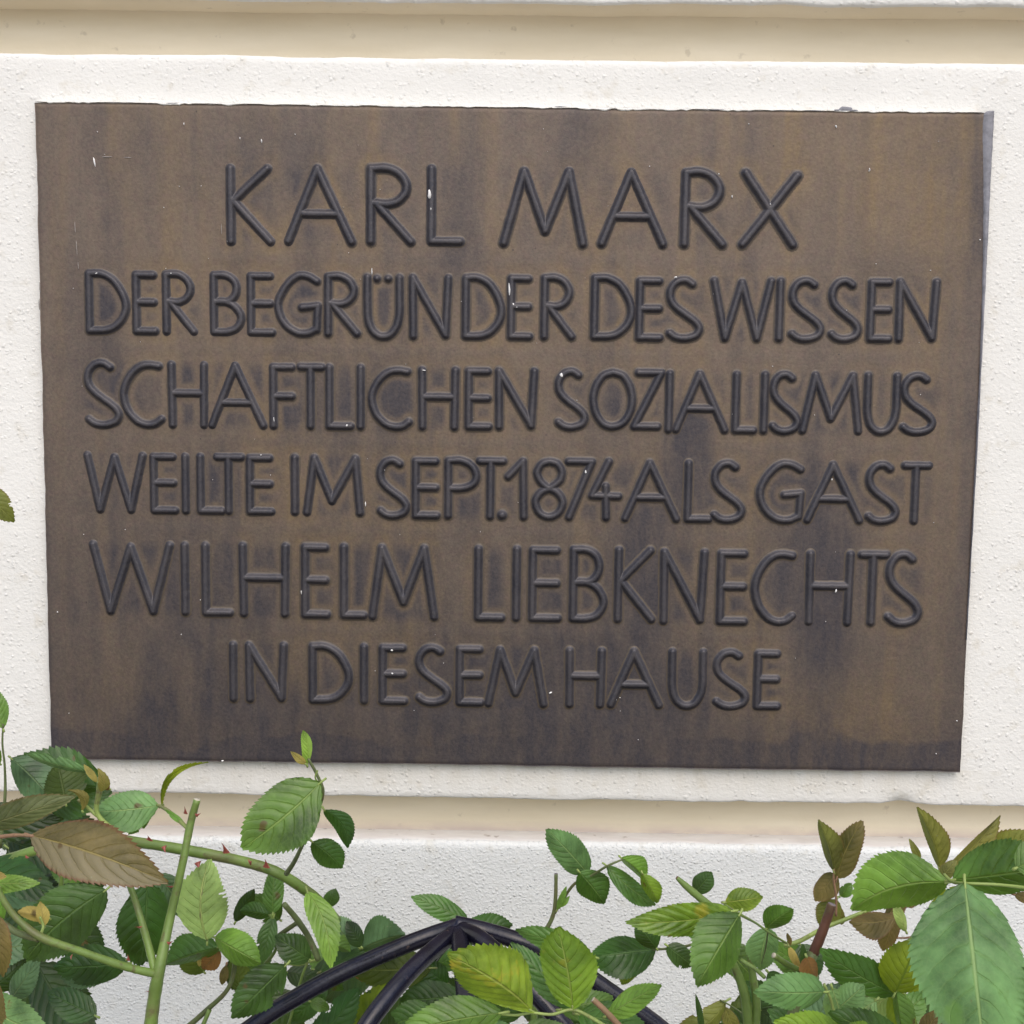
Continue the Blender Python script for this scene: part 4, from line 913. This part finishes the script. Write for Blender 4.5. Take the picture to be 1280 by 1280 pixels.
leaf(rr, (1180, 1088), (1248, 1019), 9, 20, 'young', .40, .41, bend=.04); leaf(rr, (1175, 1100), (1195, 1075), 10, 10, 'young', .42, .42)
leaf(rr, (1190, 1100), (1330, 1080), 44, 22, 'mid', .53, .55, arch=.06, teeth=24, pucker=1.5)
leaf(rr, (1270, 1085), (1320, 1060), 26, 26, 'mid', .56, .56)
leaf(rr, (1206, 1103), (1230, 1335), 62, 80, 'blue', .56, .60, arch=.05, teeth=28, pucker=1.0)
stem(rr, [(1180, 1093, .53, 4), (1190, 1102, .54, 4.5), (1204, 1104, .555, 4), (1250, 1106, .56, 4), (1300, 1112, .57, 5)], M_STEM_L)
leaf(rr, (1268, 1118), (1300, 1130), 8, 8, 'rust', .52, .52)
leaf(rr, (1200, 1108), (1160, 1138), 14, 8, 'lime', .40, .40)
leaf(rr, (1120, 1243), (1024, 1186), 24, 26, 'mid', .46, .47, arch=.05, teeth=14); leaf(rr, (1118, 1243), (1148, 1176), 36, 30, 'lime', .47, .47, arch=.05, teeth=14)
leaf(rr, (1118, 1236), (1150, 1300), 12, 26, 'lime', .46, .46); leaf(rr, (1120, 1238), (1130, 1300), 22, 6, 'mid', .47, .47)
leaf(rr, (1046, 1262), (1080, 1232), 20, 18, 'blue', .50, .50, teeth=12); leaf(rr, (1040, 1235), (1055, 1290), 16, 20, 'blue', .50, .50, teeth=12)
leaf(rr, (1095, 1250), (1040, 1285), 22, 16, 'blue', .49, .49); leaf(rr, (1135, 1310), (1040, 1268), 24, 26, 'mid', .53, .53, arch=.07)
leaf(rr, (1115, 1240), (1075, 1275), 16, 14, 'pale', .45, .45); leaf(rr, (1090, 1300), (1060, 1282), 16, 16, 'yellow', .55, .55)
stem(rr, [(1030, 1230, .505, 4), (1040, 1255, .505, 4), (1048, 1300, .505, 4.5)], M_STEM_L)
leaf(rr, (1122, 1146), (1062, 1152), 22, 12, 'rust', .42, .42, bend=-.04); leaf(rr, (1118, 1140), (1104, 1190), 14, 16, 'rust', .415, .415); leaf(rr, (1125, 1120), (1150, 1124), 12, 14, 'rust', .41, .41)
leaf(rr, (1106, 1150), (1135, 1112), 10, 14, 'rust', .41, .41); leaf(rr, (1133, 1165), (1118, 1128), 9, 6, 'pale', .44, .44)
stem(rr, [(1126, 1184, .41, 8), (1140, 1175, .41, 8), (1156, 1160, .41, 7.5), (1180, 1140, .41, 7)], M_STEM); stem(rr, [(1110, 1172, .40, 2), (1135, 1172, .40, 2.5), (1150, 1165, .40, 2)], M_STEM_R)
leaf(rr, (1186, 1290), (1156, 1232), 12, 16, 'teal', .46, .46); leaf(rr, (1150, 1300), (1175, 1262), 12, 14, 'rust', .48, .48); stem(rr, [(1170, 1240, .47, 3), (1178, 1262, .47, 5), (1190, 1300, .47, 6)], M_STEM_R)
leaf(rr, (1300, 1250), (1262, 1240), 14, 14, 'dark', .50, .50); leaf(rr, (1250, 1290), (1310, 1260), 20, 22, 'mid', .55, .55)
for b_, t_, k_, d_ in (((990, 1270), (930, 1225), 'dark', .30), ((1010, 1215), (960, 1180), 'mid', .30), ((1030, 1300), (960, 1262), 'mid', .44), ((1085, 1225), (1035, 1268), 'olive', .34), ((1150, 1290), (1085, 1235), 'dark', .34),
        ((1100, 1290), (1160, 1240), 'mid', .40), ((1010, 1290), (1050, 1230), 'teal', .38), ((1170, 1250), (1120, 1200), 'lime', .38), ((960, 1290), (900, 1270), 'dark', .30), ((1180, 1180), (1140, 1220), 'dark', .34),
        ((1230, 1080), (1290, 1040), 'young', .40), ((1000, 1180), (1022, 1222), 'dark', .36), ((905, 1180), (945, 1225), 'mid', .34), ((1075, 1300), (1015, 1300), 'bright', .5)):
    leaf(rr, b_, t_, 22, 22, k_, d_, None, arch=.06, teeth=15)
for b_, t_, k_, d_ in (((350, 1150), (318, 1118), 'dark', .26), ((300, 1225), (340, 1180), 'dark', .28), ((255, 1215), (225, 1175), 'olive', .30), ((430, 1220), (385, 1190), 'mid', .25), ((470, 1160), (505, 1190), 'dark', .24), ((110, 1095), (60, 1075), 'mid', .30), ((20, 1165), (80, 1150), 'mid', .33), ((120, 1270), (60, 1240), 'dark', .36)):
    leaf(rl, b_, t_, 20, 20, k_, d_, None, arch=.06, teeth=15)
for a_ in FILL: leaf(rr if a_[0][0] > 800 else rm, a_[0], a_[1], 28, 28, 'black', .2+.06*random.random(), None)  # near-black fillers again, deep shade painted as leaf colour
for x, d, w_ in ((937, .40, 14), (943, .40, 11), (982, .46, 17), (1190, .47, 7)): to_ground(rr, x, 1296, d, w_, Vector((rr.location.x+random.uniform(-.07, .07), rr.location.y, -.02)), M_STEM_D)

# lower growth of the bushes, below the edge of the photograph
for bush, xr, n in ((rl, (-420, 470), 46), (rm, (480, 800), 26), (rr, (830, 1700), 46)):
    for _ in range(n):
        x = random.uniform(*xr); y = random.uniform(1330, 1850); d = random.uniform(.14, .5); an = random.uniform(0, 6.3); l = random.uniform(60, 105)
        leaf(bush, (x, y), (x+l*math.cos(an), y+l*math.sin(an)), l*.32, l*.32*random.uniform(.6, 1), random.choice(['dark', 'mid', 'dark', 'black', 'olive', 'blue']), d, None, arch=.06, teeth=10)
S.render.engine = 'CYCLES'
